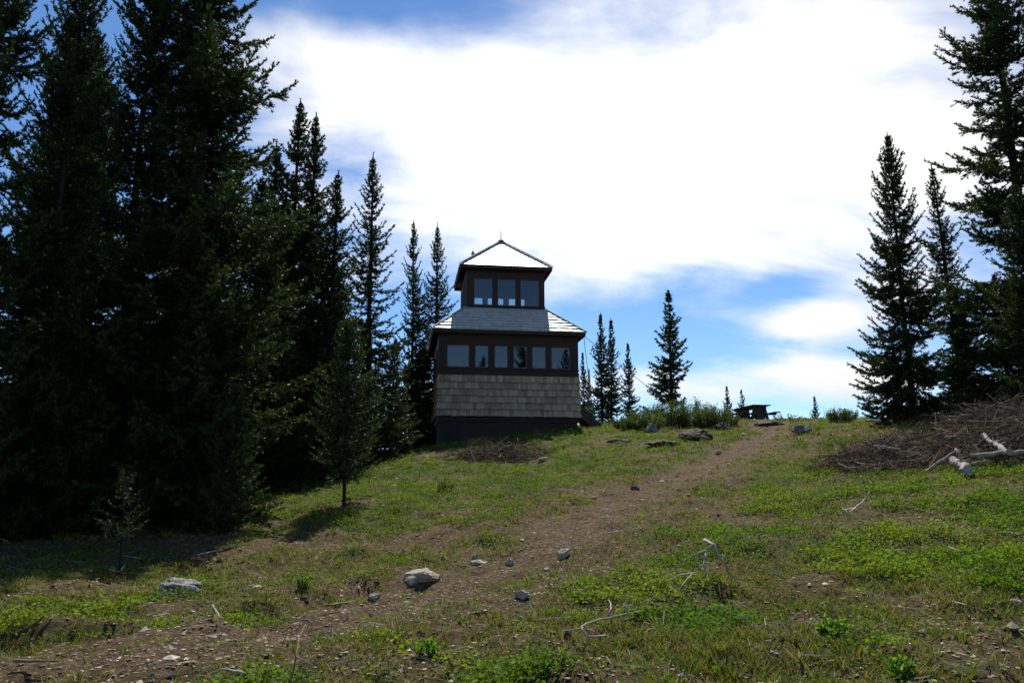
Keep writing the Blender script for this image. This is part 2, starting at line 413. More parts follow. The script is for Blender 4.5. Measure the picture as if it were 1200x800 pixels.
def grass(n_tuft, per):
    x, y = scatter(n_tuft)
    bm, lm = bare_mask(x, y), lush_mask(x, y)
    patch = fbm(x * 2.3, y * 2.3, 3, 91)
    keep = (rng.uniform(0, 1, n_tuft) < np.clip(1.0 - 0.97 * bm, 0.03, 1) * smooth(0.30, 0.52, patch + 0.12 * smooth(8, 16, y))) & ~inside_tower(x, y)
    x, y, lm = x[keep], y[keep], lm[keep]
    n = len(x); z = H(x, y); r = np.hypot(x, y)
    tall = (0.018 + 0.042 * fbm(x * 1.7, y * 1.7, 2, 66)) * rng.uniform(0.6, 1.5, n) * (1 + 0.5 * smooth(12, 30, r))
    k = n * per
    bx, by, bz, bh, br, bl = (np.repeat(q, per) for q in (x, y, z, tall, r, lm))
    ang = rng.uniform(0, 2 * math.pi, k); sp = rng.uniform(0, 1, k) ** 0.7 * (0.035 + 0.0022 * br)
    bx = bx + np.cos(ang) * sp; by = by + np.sin(ang) * sp
    lean = rng.uniform(0.3, 1.8, k); bh = bh * rng.uniform(0.6, 1.2, k)
    w = np.maximum(0.0035, 0.00055 * br) * rng.uniform(0.7, 1.3, k)
    sx, sy = -np.sin(ang), np.cos(ang)
    rot = rng.uniform(-1.2, 1.2, k); sx, sy = sx * np.cos(rot) - sy * np.sin(rot), sx * np.sin(rot) + sy * np.cos(rot)
    b = np.c_[bx, by, bz - 0.012]; sd = np.c_[sx, sy, np.zeros(k)] * w[:, None]
    tip = b + np.c_[np.cos(ang) * lean * bh, np.sin(ang) * lean * bh, bh + 0.012]
    midp = b + (tip - b) * 0.5 + np.c_[np.zeros(k), np.zeros(k), bh * 0.12]
    V = np.stack([b - sd, b + sd, midp + sd * 0.75, midp - sd * 0.75, tip], 1).reshape(-1, 3)
    o = np.arange(k) * 5
    tri = np.concatenate([np.c_[o, o + 1, o + 2], np.c_[o, o + 2, o + 3], np.c_[o + 3, o + 2, o + 4]])
    dry = np.repeat(np.clip(rng.normal(0.40, 0.32, n) - lm * 0.75, 0, 1), per)[:, None]
    g1 = np.array([0.105, 0.155, 0.012]); d1 = np.array([0.235, 0.20, 0.060]); red = np.array([0.15, 0.085, 0.042])
    col = g1 * (1 - dry) + d1 * dry
    rr = np.repeat(rng.uniform(0, 1, n) < 0.18, per)[:, None] & (dry > 0.45)
    col = np.where(rr, red, col)
    col = jitter_col(col, k, 0.15, 0.42)
    return np_mesh('grass', V, tri, 3, {'hue': np.repeat(col, 5, 0)})
g = link_mesh('grass', grass(66000, 9), M['grass']); tag(g, 'short olive and straw coloured mountain grass over the slope', 'grass', kind='stuff')

def leaf_clumps(n_c, per, name, lushy=True):
    x, y = scatter(n_c, power=1.2)
    bm, lm = bare_mask(x, y), lush_mask(x, y)
    patch = fbm(x * 1.9 + 40, y * 1.9, 3, 19)
    if lushy: pr = np.clip(lm * 1.6 - 0.12, 0.02, 1) * smooth(0.35, 0.56, fbm(x * 2.9 + 11, y * 2.9, 3, 29) + lm * 0.10 - 0.02 + 0.06 * smooth(9, 16, y))
    else: pr = np.clip(0.75 - lm, 0, 1) * smooth(0.46, 0.62, patch) * (1 - 0.85 * bm)
    keep = (rng.uniform(0, 1, n_c) < pr) & ~inside_tower(x, y)
    x, y, lm = x[keep], y[keep], lm[keep]; n = len(x); z = H(x, y); r = np.hypot(x, y)
    rad = rng.uniform(0.06, 0.19, n) * (1 + 0.02 * r); hh = rng.uniform(0.03, 0.13, n) * (0.6 + 0.9 * lm)
    k = n * per
    cx, cy, cz, cr, chh, cd = (np.repeat(q, per) for q in (x, y, z, rad, hh, r))
    a = rng.uniform(0, 2 * math.pi, k); q = np.sqrt(rng.uniform(0, 1, k)); t = rng.uniform(0.15, 1, k)
    px_ = cx + np.cos(a) * q * cr; py_ = cy + np.sin(a) * q * cr
    pz_ = cz + chh * t * np.sqrt(np.clip(1.05 - q * q, 0.05, 1)) * rng.uniform(0.7, 1.15, k)
    ll = np.maximum(rng.uniform(0.012, 0.026, k), 0.0011 * cd * rng.uniform(0.8, 1.3, k)); lw = ll * rng.uniform(0.45, 0.75, k)
    if not lushy: lw = lw * 0.55
    d = np.c_[np.cos(a) + rng.normal(0, 0.6, k), np.sin(a) + rng.normal(0, 0.6, k), rng.uniform(-0.1, 1.3, k)]
    d /= np.linalg.norm(d, axis=1)[:, None]
    s = np.cross(d, rng.normal(0, 1, (k, 3)) + np.array([0, 0, 1.5])); s /= np.linalg.norm(s, axis=1)[:, None] + 1e-9
    c = np.c_[px_, py_, pz_]
    V = np.stack([c, c + d * ll[:, None] * 0.5 + s * lw[:, None], c + d * ll[:, None] * 1.05, c + d * ll[:, None] * 0.5 - s * lw[:, None]], 1).reshape(-1, 3)
    o = np.arange(k) * 4; Fq = np.c_[o, o + 1, o + 2, o + 3]
    if lushy:
        mixv = np.repeat(np.clip(smooth(0.3, 0.7, fbm(x * 0.8 + 3, y * 0.8, 3, 71)) + rng.normal(0, 0.15, n), 0, 1), per)[:, None]
        col = np.array([0.066, 0.130, 0.013]) * (1 - mixv) + np.array([0.142, 0.195, 0.015]) * mixv
    else:
        mixv = np.repeat(rng.uniform(0, 1, n), per)[:, None]
        col = np.array([0.055, 0.065, 0.02]) * (1 - mixv) + np.array([0.11, 0.072, 0.035]) * mixv
    return np_mesh(name, V, Fq, 4, {'hue': np.repeat(jitter_col(col, k, 0.10, 0.25), 4, 0)})
o = link_mesh('ground_cover', leaf_clumps(46000, 36, 'ground_cover'), M['leaves']); tag(o, 'bright green low leafy plants matting the slope', 'ground cover', kind='stuff')
o = link_mesh('heather', leaf_clumps(16000, 22, 'heather', False), M['leaves']); tag(o, 'brownish low heather between the grass', 'ground cover', kind='stuff')

def chip_mesh(n, smin, smax, where, cols, name, flat=0.5):
    x, y = scatter(n, power=1.35)
    keep = (rng.uniform(0, 1, n) < where(x, y)) & ~inside_tower(x, y)
    x, y = x[keep], y[keep]; n = len(x); z = H(x, y); r = np.hypot(x, y)
    s = np.exp(rng.uniform(math.log(smin), math.log(smax), n)) * (0.8 + 0.035 * r)
    octa = np.array([(1, 0, 0), (0.3, 0.9, 0.1), (-0.9, 0.2, 0), (-0.2, -1, 0.1), (0.1, 0.1, 1), (0, 0, -0.8)], float)
    V = octa[None] * (1 + rng.uniform(-0.35, 0.35, (n, 6, 3)))
    V = V * np.stack([s, s * rng.uniform(0.5, 0.9, n), s * flat * rng.uniform(0.5, 1.1, n)], 1)[:, None, :]
    a = rng.uniform(0, 2 * math.pi, n); c, sn = np.cos(a)[:, None], np.sin(a)[:, None]
    V = np.stack([V[:, :, 0] * c - V[:, :, 1] * sn, V[:, :, 0] * sn + V[:, :, 1] * c, V[:, :, 2]], 2)
    V += np.c_[x, y, z + s * 0.08][:, None, :]
    fc = np.array([(0, 1, 4), (1, 2, 4), (2, 3, 4), (3, 0, 4), (1, 0, 5), (2, 1, 5), (3, 2, 5), (0, 3, 5)])
    Fq = (np.arange(n)[:, None, None] * 6 + fc[None]).reshape(-1, 3)
    col = jitter_col(np.asarray(cols)[rng.integers(0, len(cols), n)], n, 0.08, 0.3)
    return np_mesh(name, V.reshape(-1, 3), Fq, 3, {'hue': np.repeat(col, 6, 0)})
o = link_mesh('gravel', chip_mesh(36000, 0.006, 0.024, lambda x, y: 0.10 + 0.6 * bare_mask(x, y) ** 2,
              [(0.30, 0.25, 0.19), (0.20, 0.16, 0.12), (0.40, 0.36, 0.30), (0.13, 0.10, 0.07), (0.10, 0.075, 0.05)], 'gravel'), M['gravel'])
tag(o, 'pale stone chips scattered over the worn path', 'gravel', kind='stuff')

o = link_mesh('leaf_litter', chip_mesh(60000, 0.007, 0.024, lambda x, y: 0.35 + 0.4 * bare_mask(x, y),
              [(0.17, 0.12, 0.075), (0.11, 0.075, 0.048), (0.26, 0.20, 0.13), (0.06, 0.042, 0.03), (0.33, 0.28, 0.2)], 'leaf_litter', 0.16), M['gravel'])
tag(o, 'brown and straw coloured leaf litter on the soil', 'leaf litter', kind='stuff')

o = link_mesh('path_stones', chip_mesh(7000, 0.018, 0.06, lambda x, y: 0.015 + 0.5 * bare_mask(x, y) ** 3 * smooth(0.45, 0.65, fbm(x * 1.3, y * 1.3, 2, 88)),
              [(0.30, 0.26, 0.21), (0.20, 0.165, 0.125), (0.12, 0.095, 0.07), (0.38, 0.34, 0.29)], 'path_stones', 0.6), M['gravel'])
tag(o, 'small brown and tan stones strewn in the worn path', 'stones', kind='stuff')

def stick_mesh(n):
    x, y = scatter(n, power=1.4); keep = ~inside_tower(x, y) & (bare_mask(x, y) < rng.uniform(0.3, 1.2, n))
    x, y = x[keep], y[keep]; n = len(x); z = H(x, y); r = np.hypot(x, y)
    a = rng.uniform(0, 2 * math.pi, n); l = rng.uniform(0.04, 0.20, n) * (0.8 + 0.03 * r); w = np.maximum(rng.uniform(0.002, 0.0045, n), 0.0004 * r)
    d = np.c_[np.cos(a), np.sin(a), rng.uniform(-0.1, 0.35, n)] * l[:, None]
    s = np.c_[-np.sin(a), np.cos(a), np.zeros(n)] * w[:, None]; u = np.c_[np.zeros(n), np.zeros(n), w * 1.5]
    b = np.c_[x, y, z + 0.02 + w]
    V = np.stack([b - s, b + s, b + u, b + d - s * .6, b + d + s * .6, b + d + u * .6], 1).reshape(-1, 3)
    o_ = np.arange(n)[:, None, None] * 6
    Fq = (o_ + np.array([(0, 1, 4, 3), (1, 2, 5, 4), (2, 0, 3, 5)])[None]).reshape(-1, 4)
    col = jitter_col(np.array([(0.30, 0.27, 0.22), (0.14, 0.10, 0.07), (0.07, 0.05, 0.035)])[rng.integers(0, 3, n)], n, 0.08, 0.3)
    return np_mesh('twig_litter', V, Fq, 4, {'hue': np.repeat(col, 6, 0)})
o = link_mesh('twig_litter', stick_mesh(5000), M['gravel']); tag(o, 'small dead sticks littering the grass', 'twigs', kind='stuff')

# ------------------------------------------------------------------ fir trees
def perp(d):
    ref = np.where(np.abs(d[:, 2:3]) > 0.9, np.array([[1.0, 0, 0]]), np.array([[0, 0, 1.0]]))
    a = np.cross(d, ref); a /= np.linalg.norm(a, axis=1)[:, None]
    return a, np.cross(a, d)

def fir(name, seed, Ht, Rad, clear=0.06, dens=1.0, npt=12, nl=0.042, nw=0.0075, twig_step=0.085, shape=0.8, gap=0.15, ragged=0.35, top_spire=0.25, dead=10, droop=1.0, clump=0.75):
    """one fir: returns (trunk mesh, crown mesh), base at the origin"""
    g = np.random.default_rng(seed)
    mb = MB()
    nseg = 14; tr = max(0.010, 0.0105 * Ht)
    wob = np.cumsum(g.normal(0, 0.012, (nseg + 1, 2)) * Ht / nseg * 1.2, axis=0); wob -= wob[0]
    tz = np.linspace(0, 1, nseg + 1)
    pts = [(wob[i, 0], wob[i, 1], tz[i] * Ht - (0.25 if i == 0 else 0)) for i in range(nseg + 1)]
    mb.tube(pts, [tr * (1 - 0.94 * t) ** 0.9 * (1.35 if i == 0 else 1) + 0.004 for i, t in enumerate(tz)], 8)
    def trunk_at(z):
        t = np.clip(z / Ht, 0, 1) * nseg; i = np.minimum(t.astype(int), nseg - 1); f = (t - i)[:, None]
        return np.c_[wob[i] * (1 - f) + wob[i + 1] * f, z]
    # branches
    B = []
    z = clear * Ht; azo = 0.0
    while z < Ht * 0.985:
        t = max(0.0, (z / Ht - clear) / (1 - clear))
        rr = Rad * ((1 - t) ** shape) * (0.45 + 0.55 * min(1, t / 0.12 + 0.35))
        if t > 1 - top_spire: rr *= 0.75 + 0.25 * (1 - t) / top_spire
        rr = max(rr, 0.05)
        nb = int(g.integers(4, 7)); azo += g.uniform(0.4, 1.2)
        for k in range(nb):
            if g.uniform() < gap: continue
            az = azo + k * 2 * math.pi / nb + g.uniform(-0.35, 0.35)
            nz = float(vnoise(np.array([az / 6.2832 * 5 + seed]), np.array([z * 1.15 + seed * 3.1]), seed)[0])
            nz2 = float(vnoise(np.array([z * 1.7 + seed]), np.array([0.5]), seed + 3)[0])
            cl = 1 + clump * ((nz - 0.5) * 1.3 + (nz2 - 0.5) * 0.5)
            if nz < 0.24 and g.uniform() < 0.7 * clump: continue
            Lb = rr * cl * (1 + g.normal(0, ragged) * 0.5); Lb = float(np.clip(Lb, 0.35 * rr, 1.5 * rr))
            pit = R(50) * t ** 1.6 - R(20) * (1 - t) * droop + g.normal(0, 0.10)
            B.append((z + g.uniform(-0.05, 0.05) * rr, az, Lb, pit))
        z += (0.10 + 0.13 * ((1 - t) if Ht < 5 else 1) * min(1.0, Ht / 8)) / dens * g.uniform(0.7, 1.3) * (0.6 if Ht < 2 else 1)
    tw_p, tw_d, tw_l, tw_v = [], [], [], []
    for (bz, az, Lb, pit) in B:
        m_ = 7
        s = np.linspace(0, 1, m_)
        ca, sa = math.cos(az), math.sin(az)
        sag = -0.16 * Lb * droop * np.sin(s * math.pi * 0.75) + 0.20 * Lb * s ** 3
        hor = s * Lb * math.cos(pit); ver = s * Lb * math.sin(pit) + sag
        bend = np.cumsum(g.normal(0, 0.05, m_)) * Lb * 0.25
        base = trunk_at(np.array([bz]))[0]
        bp = np.c_[base[0] + ca * hor - sa * bend, base[1] + sa * hor + ca * bend, bz + ver]
        br = (0.006 + 0.0095 * Lb)
        mb.tube([tuple(q) for q in bp[::2]], [br, br * 0.75, br * 0.5, br * 0.25], 3, cap=False)
        # twigs: two rows, longest in the middle of the branch
        nt_ = max(3, int(Lb / twig_step))
        ts = np.linspace(0.14 if Lb > 0.5 else 0.05, 1.0, nt_) + g.uniform(-0.02, 0.02, nt_); ts = np.clip(ts, 0.02, 1)
        bd = bp[-1] - bp[0]; bd = bd / (np.linalg.norm(bd) + 1e-9)
        side = np.array([-sa, ca, 0.0]); up = np.cross(bd, side); up *= np.sign(up[2]) if up[2] else 1
        f = ts * (m_ - 1); i = np.minimum(f.astype(int), m_ - 2); fr_ = (f - i)[:, None]
        tp = bp[i] * (1 - fr_) + bp[i + 1] * fr_
        td_local = bp[i + 1] - bp[i]; td_local /= np.linalg.norm(td_local, axis=1)[:, None] + 1e-9
        for sg in (-1, 1):
            ln = Lb * 0.36 * (1 - ts) ** 0.7 * g.uniform(0.55, 1.25, nt_) + 0.05 + 0.03 * min(Lb, 1)
            ln = np.minimum(ln, 0.55)
            dd = td_local * g.uniform(0.75, 1.2, (nt_, 1)) + side * sg * g.uniform(0.6, 1.0, (nt_, 1)) + up * g.normal(0.0, 0.34, (nt_, 1))
            dd /= np.linalg.norm(dd, axis=1)[:, None]
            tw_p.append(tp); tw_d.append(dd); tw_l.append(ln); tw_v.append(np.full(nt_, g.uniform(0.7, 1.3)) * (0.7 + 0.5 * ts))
        # the branch itself carries needles
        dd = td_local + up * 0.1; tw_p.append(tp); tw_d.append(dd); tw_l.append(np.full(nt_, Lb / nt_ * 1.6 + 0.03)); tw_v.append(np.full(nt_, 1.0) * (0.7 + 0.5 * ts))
    # leader
    ns = 9; zz = np.linspace(0.93 * Ht, Ht * 0.995, ns)
    tw_p.append(trunk_at(zz)); tw_d.append(np.tile([[0, 0, 1.0]], (ns, 1))); tw_l.append(np.full(ns, 0.03 * Ht ** 0.5)); tw_v.append(np.ones(ns))
    tp, td, tl, tv = np.concatenate(tw_p), np.concatenate(tw_d), np.concatenate(tw_l), np.concatenate(tw_v)
    # side shoots make the fronds bushy
    q = np.where(tl > 0.11)[0]; q = np.repeat(q, np.clip((tl[q] / 0.10).astype(int), 1, 4))
    tt = g.uniform(0.25, 0.9, len(q)); a_, b_ = perp(td[q]); sg_ = np.where(g.uniform(0, 1, len(q)) < 0.5, -1, 1)
    d2 = td[q] * 0.75 + a_ * (sg_ * g.uniform(0.4, 0.8, len(q)))[:, None] + b_ * g.normal(0, 0.35, (len(q), 1)); d2 /= np.linalg.norm(d2, axis=1)[:, None]
    tp = np.concatenate([tp, tp[q] + td[q] * (tt * tl[q])[:, None]]); td = np.concatenate([td, d2])
    tv = np.concatenate([tv, tv[q] * 1.1]); tl = np.concatenate([tl, np.clip(tl[q] * (1 - tt) * g.uniform(0.6, 1.1, len(q)), 0.05, 0.2)])
    # needle tufts along the twigs
    cnt = np.clip((tl / 0.2 * npt).astype(int), 4, npt * 3); idx = np.repeat(np.arange(len(tp)), cnt); k = len(idx)
    t = g.uniform(0, 1, k) ** 0.9; d = td[idx]; a, b = perp(d)
    an = g.uniform(0, 2 * math.pi, k); rad = a * np.cos(an)[:, None] + b * (np.sin(an) * 0.75)[:, None]
    sag = np.zeros((k, 3)); sag[:, 2] = -0.10 * tl[idx] * t ** 2 * droop
    p0 = tp[idx] + d * (t * tl[idx])[:, None] + sag
    nd = d * g.uniform(0.35, 0.95, (k, 1)) + rad * 0.8 + np.array([0, 0, 0.22]); nd /= np.linalg.norm(nd, axis=1)[:, None]
    ln = nl * g.uniform(0.65, 1.3, k); wv = np.cross(nd, g.normal(0, 1, (k, 3))); wv /= np.linalg.norm(wv, axis=1)[:, None] + 1e-9
    wv *= (nw * g.uniform(0.7, 1.3, k))[:, None]
    V = np.stack([p0 - wv, p0 + wv, p0 + nd * ln[:, None]], 1).reshape(-1, 3)
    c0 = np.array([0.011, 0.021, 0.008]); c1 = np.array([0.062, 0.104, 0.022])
    mixv = np.clip((tv[idx] - 0.6) / 0.9, 0, 1)[:, None] * (0.35 + 0.65 * t[:, None])  # twig and branch tips painted greener to imitate sunlit ends
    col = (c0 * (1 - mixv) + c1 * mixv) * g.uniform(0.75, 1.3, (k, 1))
    o_ = np.arange(k) * 3
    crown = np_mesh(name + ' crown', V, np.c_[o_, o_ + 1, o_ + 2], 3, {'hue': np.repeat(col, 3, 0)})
    # dead stubs low on the stem
    for q in range(dead):
        zb = g.uniform(0.02, clear + 0.1) * Ht; az = g.uniform(0, 6.28); l = g.uniform(0.2, 0.6) * Rad
        p = Vector(trunk_at(np.array([zb]))[0]); e = p + Vector((math.cos(az) * l, math.sin(az) * l, g.uniform(-0.3, 0.05) * l))
        mb.tube([p, (p + e) / 2 + Vector((0, 0, 0.03)), e], [0.010, 0.007, 0.003], 4, cap=False)
    me = bpy.data.meshes.new(name + ' trunk'); me.from_pydata(mb.v, [], mb.f); me.update()
    me.polygons.foreach_set('use_smooth', np.ones(len(me.polygons), bool))
    at_ = me.attributes.new('tone', 'FLOAT', 'POINT'); at_.data.foreach_set('value', np.full(len(mb.v), 0.5, np.float32))
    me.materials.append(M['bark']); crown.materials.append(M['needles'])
    return dict(trunk=me, crown=crown, H=Ht, n=k)

PROTO = {
    'big1': fir('big fir', 11, 15.0, 1.85, 0.03, 1.5, 24, 0.066, 0.0135, 0.15, 0.50, 0.10, 0.5, 0.2, 26, 1.0, 1.15),
    'big2': fir('big fir', 12, 14.0, 1.6, 0.05, 1.42, 24, 0.066, 0.0135, 0.15, 0.50, 0.14, 0.55, 0.2, 26, 1.0, 1.2),
    'mid1': fir('mid fir', 21, 11.0, 1.15, 0.03, 1.55, 19, 0.066, 0.0155, 0.14, 0.72, 0.12, 0.55, 0.35, 14, 1.0, 1.1),
    'mid2': fir('mid fir', 22, 10.0, 1.0, 0.04, 1.3, 17, 0.066, 0.016, 0.14, 0.75, 0.2, 0.55, 0.4, 14, 1.0, 1.1),
    'cone': fir('broad fir', 31, 9.0, 1.45, 0.02, 1.6, 20, 0.064, 0.0145, 0.14, 0.75, 0.08, 0.4, 0.25, 8, 1.0, 0.8),
    'spire1': fir('spire fir', 41, 6.5, 0.55, 0.03, 1.4, 11, 0.085, 0.023, 0.12, 0.7, 0.14, 0.6, 0.35, 4, 1.0, 1.0),
    'spire2': fir('spire fir', 42, 6.0, 0.75, 0.03, 1.3, 11, 0.09, 0.024, 0.12, 0.8, 0.18, 0.7, 0.3, 4, 1.0, 1.1),
    'young': fir('young fir', 51, 3.1, 0.66, 0.16, 1.7, 16, 0.044, 0.0085, 0.08, 0.6, 0.15, 0.35, 0.15, 5, 0.6, 0.7),
    'sapling': fir('fir sapling', 61, 1.05, 0.22, 0.34, 1.25, 14, 0.030, 0.005, 0.045, 0.35, 0.3, 0.5, 0.1, 0, 0.3, 0.8),
}
def tree(kind, loc, ht, wide, label, group, rz=None, tilt=(0, 0)):
    pr = PROTO[kind]
    e = empty('fir_tree', loc, 0, label, 'tree', group)
    for nm in ('trunk', 'crown'):
        o = bpy.data.objects.new(nm, pr[nm]); COL.objects.link(o); o.parent = e
    tilt = tilt if any(tilt) else (random.gauss(0, 0.012), random.gauss(0, 0.012))
    e.rotation_euler = (tilt[0], tilt[1], random.uniform(0, 6.28) if rz is None else rz)
    s = ht / pr['H']; e.scale = (s * wide, s * wide, s)
    return e
def tree_top(kind, px, py, y, wide, label, group, rz=None, **kw):
    """a tree at depth y whose tip the photo shows at (px, py)"""
    t = P(px, py, y); b = h1(t.x, y)
    return tree(kind, (t.x, y, b - 0.05), t.z - b + 0.05, wide, label, group, rz, **kw)

GL, GM, GR, GS = 'firs of the dark stand at left', 'spire firs beside the tower', 'firs behind the brush heap', 'small firs on the skyline'
tree_top('big1', 22, -190, 10.0, 0.66, 'tall dark fir cut by the left edge of the photo', GL, 0.4)
tree_top('big2', 108, -55, 11.4, 0.80, 'tall dark fir, second from the left edge, with a bare stem showing near its top', GL, 1.1)
tree_top('big1', 192, -75, 12.5, 0.85, 'tall dark fir, third from the left edge, beside the widest tree', GL, 2.6)
tree_top('big1', 275, -190, 12.7, 1.0, 'widest tall fir, its long ragged limbs reaching out at right against the clouds', GL, 4.0)
tree_top('mid1', 352, 118, 20.5, 1.15, 'tall spire fir with the higher of two close thin tips', GL, 0.3)
tree_top('mid1', 372, 134, 20.0, 1.15, 'tall spire fir with the lower of two close thin tips', GL, 2.2)
tree_top('mid1', 396, 205, 19.0, 1.2, 'dark fir with a blunt lower top just right of the twin thin tips', GL, 3.7)
tree_top('mid2', 330, 168, 19.5, 1.4, 'dark fir just left of the twin thin tips', GL, 5.0)
tree_top('mid2', 443, 183, 23.0, 1.10, 'slim open branched fir standing alone between the dark stand and the tower', GM, 1.7)
tree_top('mid1', 489, 258, 29.0, 0.80, 'dark spire fir, left one of the pair close behind the tower', GM, 0.9)
tree_top('mid2', 515, 262, 30.5, 1.05, 'dark spire fir, right one of the pair touching the tower roof', GM, 4.1)
tree_top('cone', 462, 395, 25.0, 1.15, 'low dark fir between the slim open branched fir and the close pair', GM, 2.5)
tree_top('cone', 424, 380, 22.0, 1.2, 'low dark fir just left of the slim open branched fir', GM, 0.5)
tree_top('cone', 500, 400, 33.0, 1.3, 'low dark fir hard against the left wall of the tower', GM, 3.6)
for (x, y, ht, kd, w) in [(15.0, -21, 19, 'mid1', 1.3), (18.5, -19, 17, 'mid2', 1.4), (11.5, -24, 18, 'mid1', 1.2), (22, -22, 20, 'big1', 0.9), (7.5, -27, 20, 'mid2', 1.3)]:
    tree(kd, (x, y, h1(x, y) - 0.1), ht, w, 'fir behind the viewer, showing only as a dark reflection in the tower windows', 'firs reflected in the tower windows')
s1 = G(403, 592); tree('young', s1, 3.15, 0.84, 'young fir on a bare stem alone in the sun, its shadow on the grass', 'young firs', 0.6)
s2 = G(266, 622); tree('young', (s2.x, s2.y, s2.z - 0.35), 2.5, 0.80, 'young fir branched to the ground at the edge of the dark stand', 'young firs', 2.9)
s3 = G(139, 672); tree('sapling', s3, 1.02, 1.0, 'tiny fir sapling with a bare thin stem near the lichen covered rock', 'young firs', 1.2)
DEEP = 'dark fir deep inside the shaded stand at left, half hidden by the trees before it'
for (x, y, ht, kd, w) in [(-10.6, 20.5, 7, 'cone', 1.3), (-8.0, 15.6, 5, 'cone', 1.2), (-13.5, 15.5, 13, 'big2', 1.1), (-10.2, 17.5, 12.5, 'big1', 0.9), (-8.0, 18.2, 12, 'big2', 1.1), (-5.9, 17.0, 7.5, 'cone', 1.1), (-12.5, 21, 13.5, 'big1', 1.1),
                          (-6.8, 22.5, 9, 'cone', 1.1), (-9.6, 24, 12, 'big2', 1.2), (-9.6, 10.2, 9, 'big2', 1.1), (-8.6, 13.6, 10, 'big1', 1.0), (-6.9, 11.6, 4.2, 'cone', 0.9), (-16, 20, 14, 'big1', 1.1), (-4.9, 21.5, 6, 'cone', 0.95), (-6.6, 14.8, 5.5, 'cone', 0.9)]:
    tree(kd, (x, y, h1(x, y) - 0.1), ht, w, DEEP, 'firs deep in the dark stand')
tree_top('cone', 1037, 155, 20.0, 0.82, 'broad pointed fir standing free at right against white cloud', GR, 0.8)
tree_top('mid2', 1100, 190, 21.0, 1.15, 'slim fir between the broad pointed fir and the tallest tree at right', GR, 2.1)
tree_top('big2', 1152, -90, 16.5, 1.05, 'tallest fir at right, its tip above the top of the photo', GR, 5.2)
tree_top('big1', 1225, -60, 17.5, 1.0, 'tall fir cut by the right edge of the photo', GR, 1.3)
tree_top('cone', 1195, 215, 14.8, 1.05, 'lower bushy fir in front of the tall trees at the right edge', GR, 3.3)
tree_top('cone', 1165, 320, 19.5, 1.3, 'bushy fir filling the gap behind the tallest fir at right', GR, 5.0)
tree_top('cone', 1118, 330, 17.5, 1.0, 'low green fir tucked between the broad pointed fir and the right edge trees', GR, 4.4)
tree_top('spire1', 703, 367, 40.0, 1.0, 'thin spire fir, taller of two close together right of the tower', GS, 0.2)
tree_top('spire1', 713.5, 374, 41.0, 1.0, 'thin spire fir, shorter of two close together right of the tower', GS, 1.9)
tree_top('spire1', 735, 402, 40.0, 1.05, 'thin spire fir standing alone between the close pair and the leafy bushes', GS, 3.1)
tree_top('spire2', 690, 432, 43.0, 0.7, 'sparse little fir showing behind the tower stairs', GS, 4.0)
tree_top('spire1', 684, 412, 37.0, 0.9, 'thin dark fir half hidden by the right wall of the tower', GS, 4.6)
tree_top('spire2', 782, 342, 42.0, 1.32, 'ragged broad fir rising above the leafy bushes on the skyline', GS, 0.7)
tree_top('spire1', 852, 452, 48.0, 1.1, 'tiny spire fir left of the picnic table, the thinner of two', GS, 2.4)
tree_top('spire2', 868.5, 456, 48.0, 1.0, 'tiny bushy topped fir just left of the picnic table', GS, 5.4)
tree_top('spire1', 954, 464, 47.0, 1.3, 'tiny fir standing alone on the skyline right of the picnic table', GS, 1.0)

# ------------------------------------------------------------------ lookout tower
T = empty('lookout_tower', (TC[0], TC[1], 0), TROT, 'two storey shingled fire lookout tower with brown window bands and silvery hip roofs', 'tower')
HW, UW = 2.5, 1.475                       # half widths of the lower and the upper storey
Z_SB, Z_ST, Z_W0, Z_W1, Z_E = 2.545, 3.99, 4.27, 5.06, 5.48
Z_RT, Z_U0, Z_U1, Z_UE, Z_AP = 6.66, 6.78, 7.80, 8.15, 9.72
EO, UEO = 2.73, 1.73                      # eave half widths
def side(mb, k, fn):
    """turn what fn builds for the front (y = -half) round to side k (0 front, 1 right, 2 back, 3 left)"""
    n0 = len(mb.v); fn(mb); c, s = [(1, 0), (0, 1), (-1, 0), (0, -1)][k]
    for i in range(n0, len(mb.v)):
        x, y, z = mb.v[i]; mb.v[i] = (x * c - y * s, x * s + y * c, z)
mb = MB(); mb.box(-HW + 0.06, HW - 0.06, -HW + 0.06, HW - 0.06, 0.2, Z_SB - 0.19); mb.build('foundation', M['foundation'], T)
mb = MB(); mb.box(-HW + 0.02, HW - 0.02, -HW + 0.02, HW - 0.02, Z_SB - 0.187, Z_SB - 0.02); mb.build('base_band', M['brown'], T)  # dark band between the foundation and the siding
mb = MB(); mb.box(-HW + 0.04, HW - 0.04, -HW + 0.04, HW - 0.04, Z_SB - 0.017, Z_ST - 0.01); mb.build('wall_core', M['interior'], T)
def shingles_wall(k):
    def fn(mb):
        nc = 6; ch = (Z_ST - Z_SB) / nc
        for r in range(nc):
            z0 = Z_SB + r * ch; x = -HW - 0.012
            fl = 0.035 * (1 - r / nc) ** 2
            while x < HW + 0.012:
                w = min(random.uniform(0.06, 0.17), HW + 0.012 - x)
                if HW + 0.012 - x - w < 0.05: w = HW + 0.012 - x
                j = random.uniform(-0.010, 0.010); th = random.uniform(0.055, 0.072)
                yo = -HW + 0.036
                p = [(x + .002, yo - 0.036 - th - fl, z0 + j), (x + w - .002, yo - 0.036 - th - fl, z0 + j), (x + w - .002, yo, z0 + j), (x + .002, yo, z0 + j),
                     (x + .002, yo - 0.030 - fl * .8, z0 + ch + 0.03), (x + w - .002, yo - 0.030 - fl * .8, z0 + ch + 0.03), (x + w - .002, yo, z0 + ch + 0.03), (x + .002, yo, z0 + ch + 0.03)]
                mb.hexa(p, random.uniform(0.15, 0.85)); x += w
    mb = MB(); side(mb, k, fn); return mb
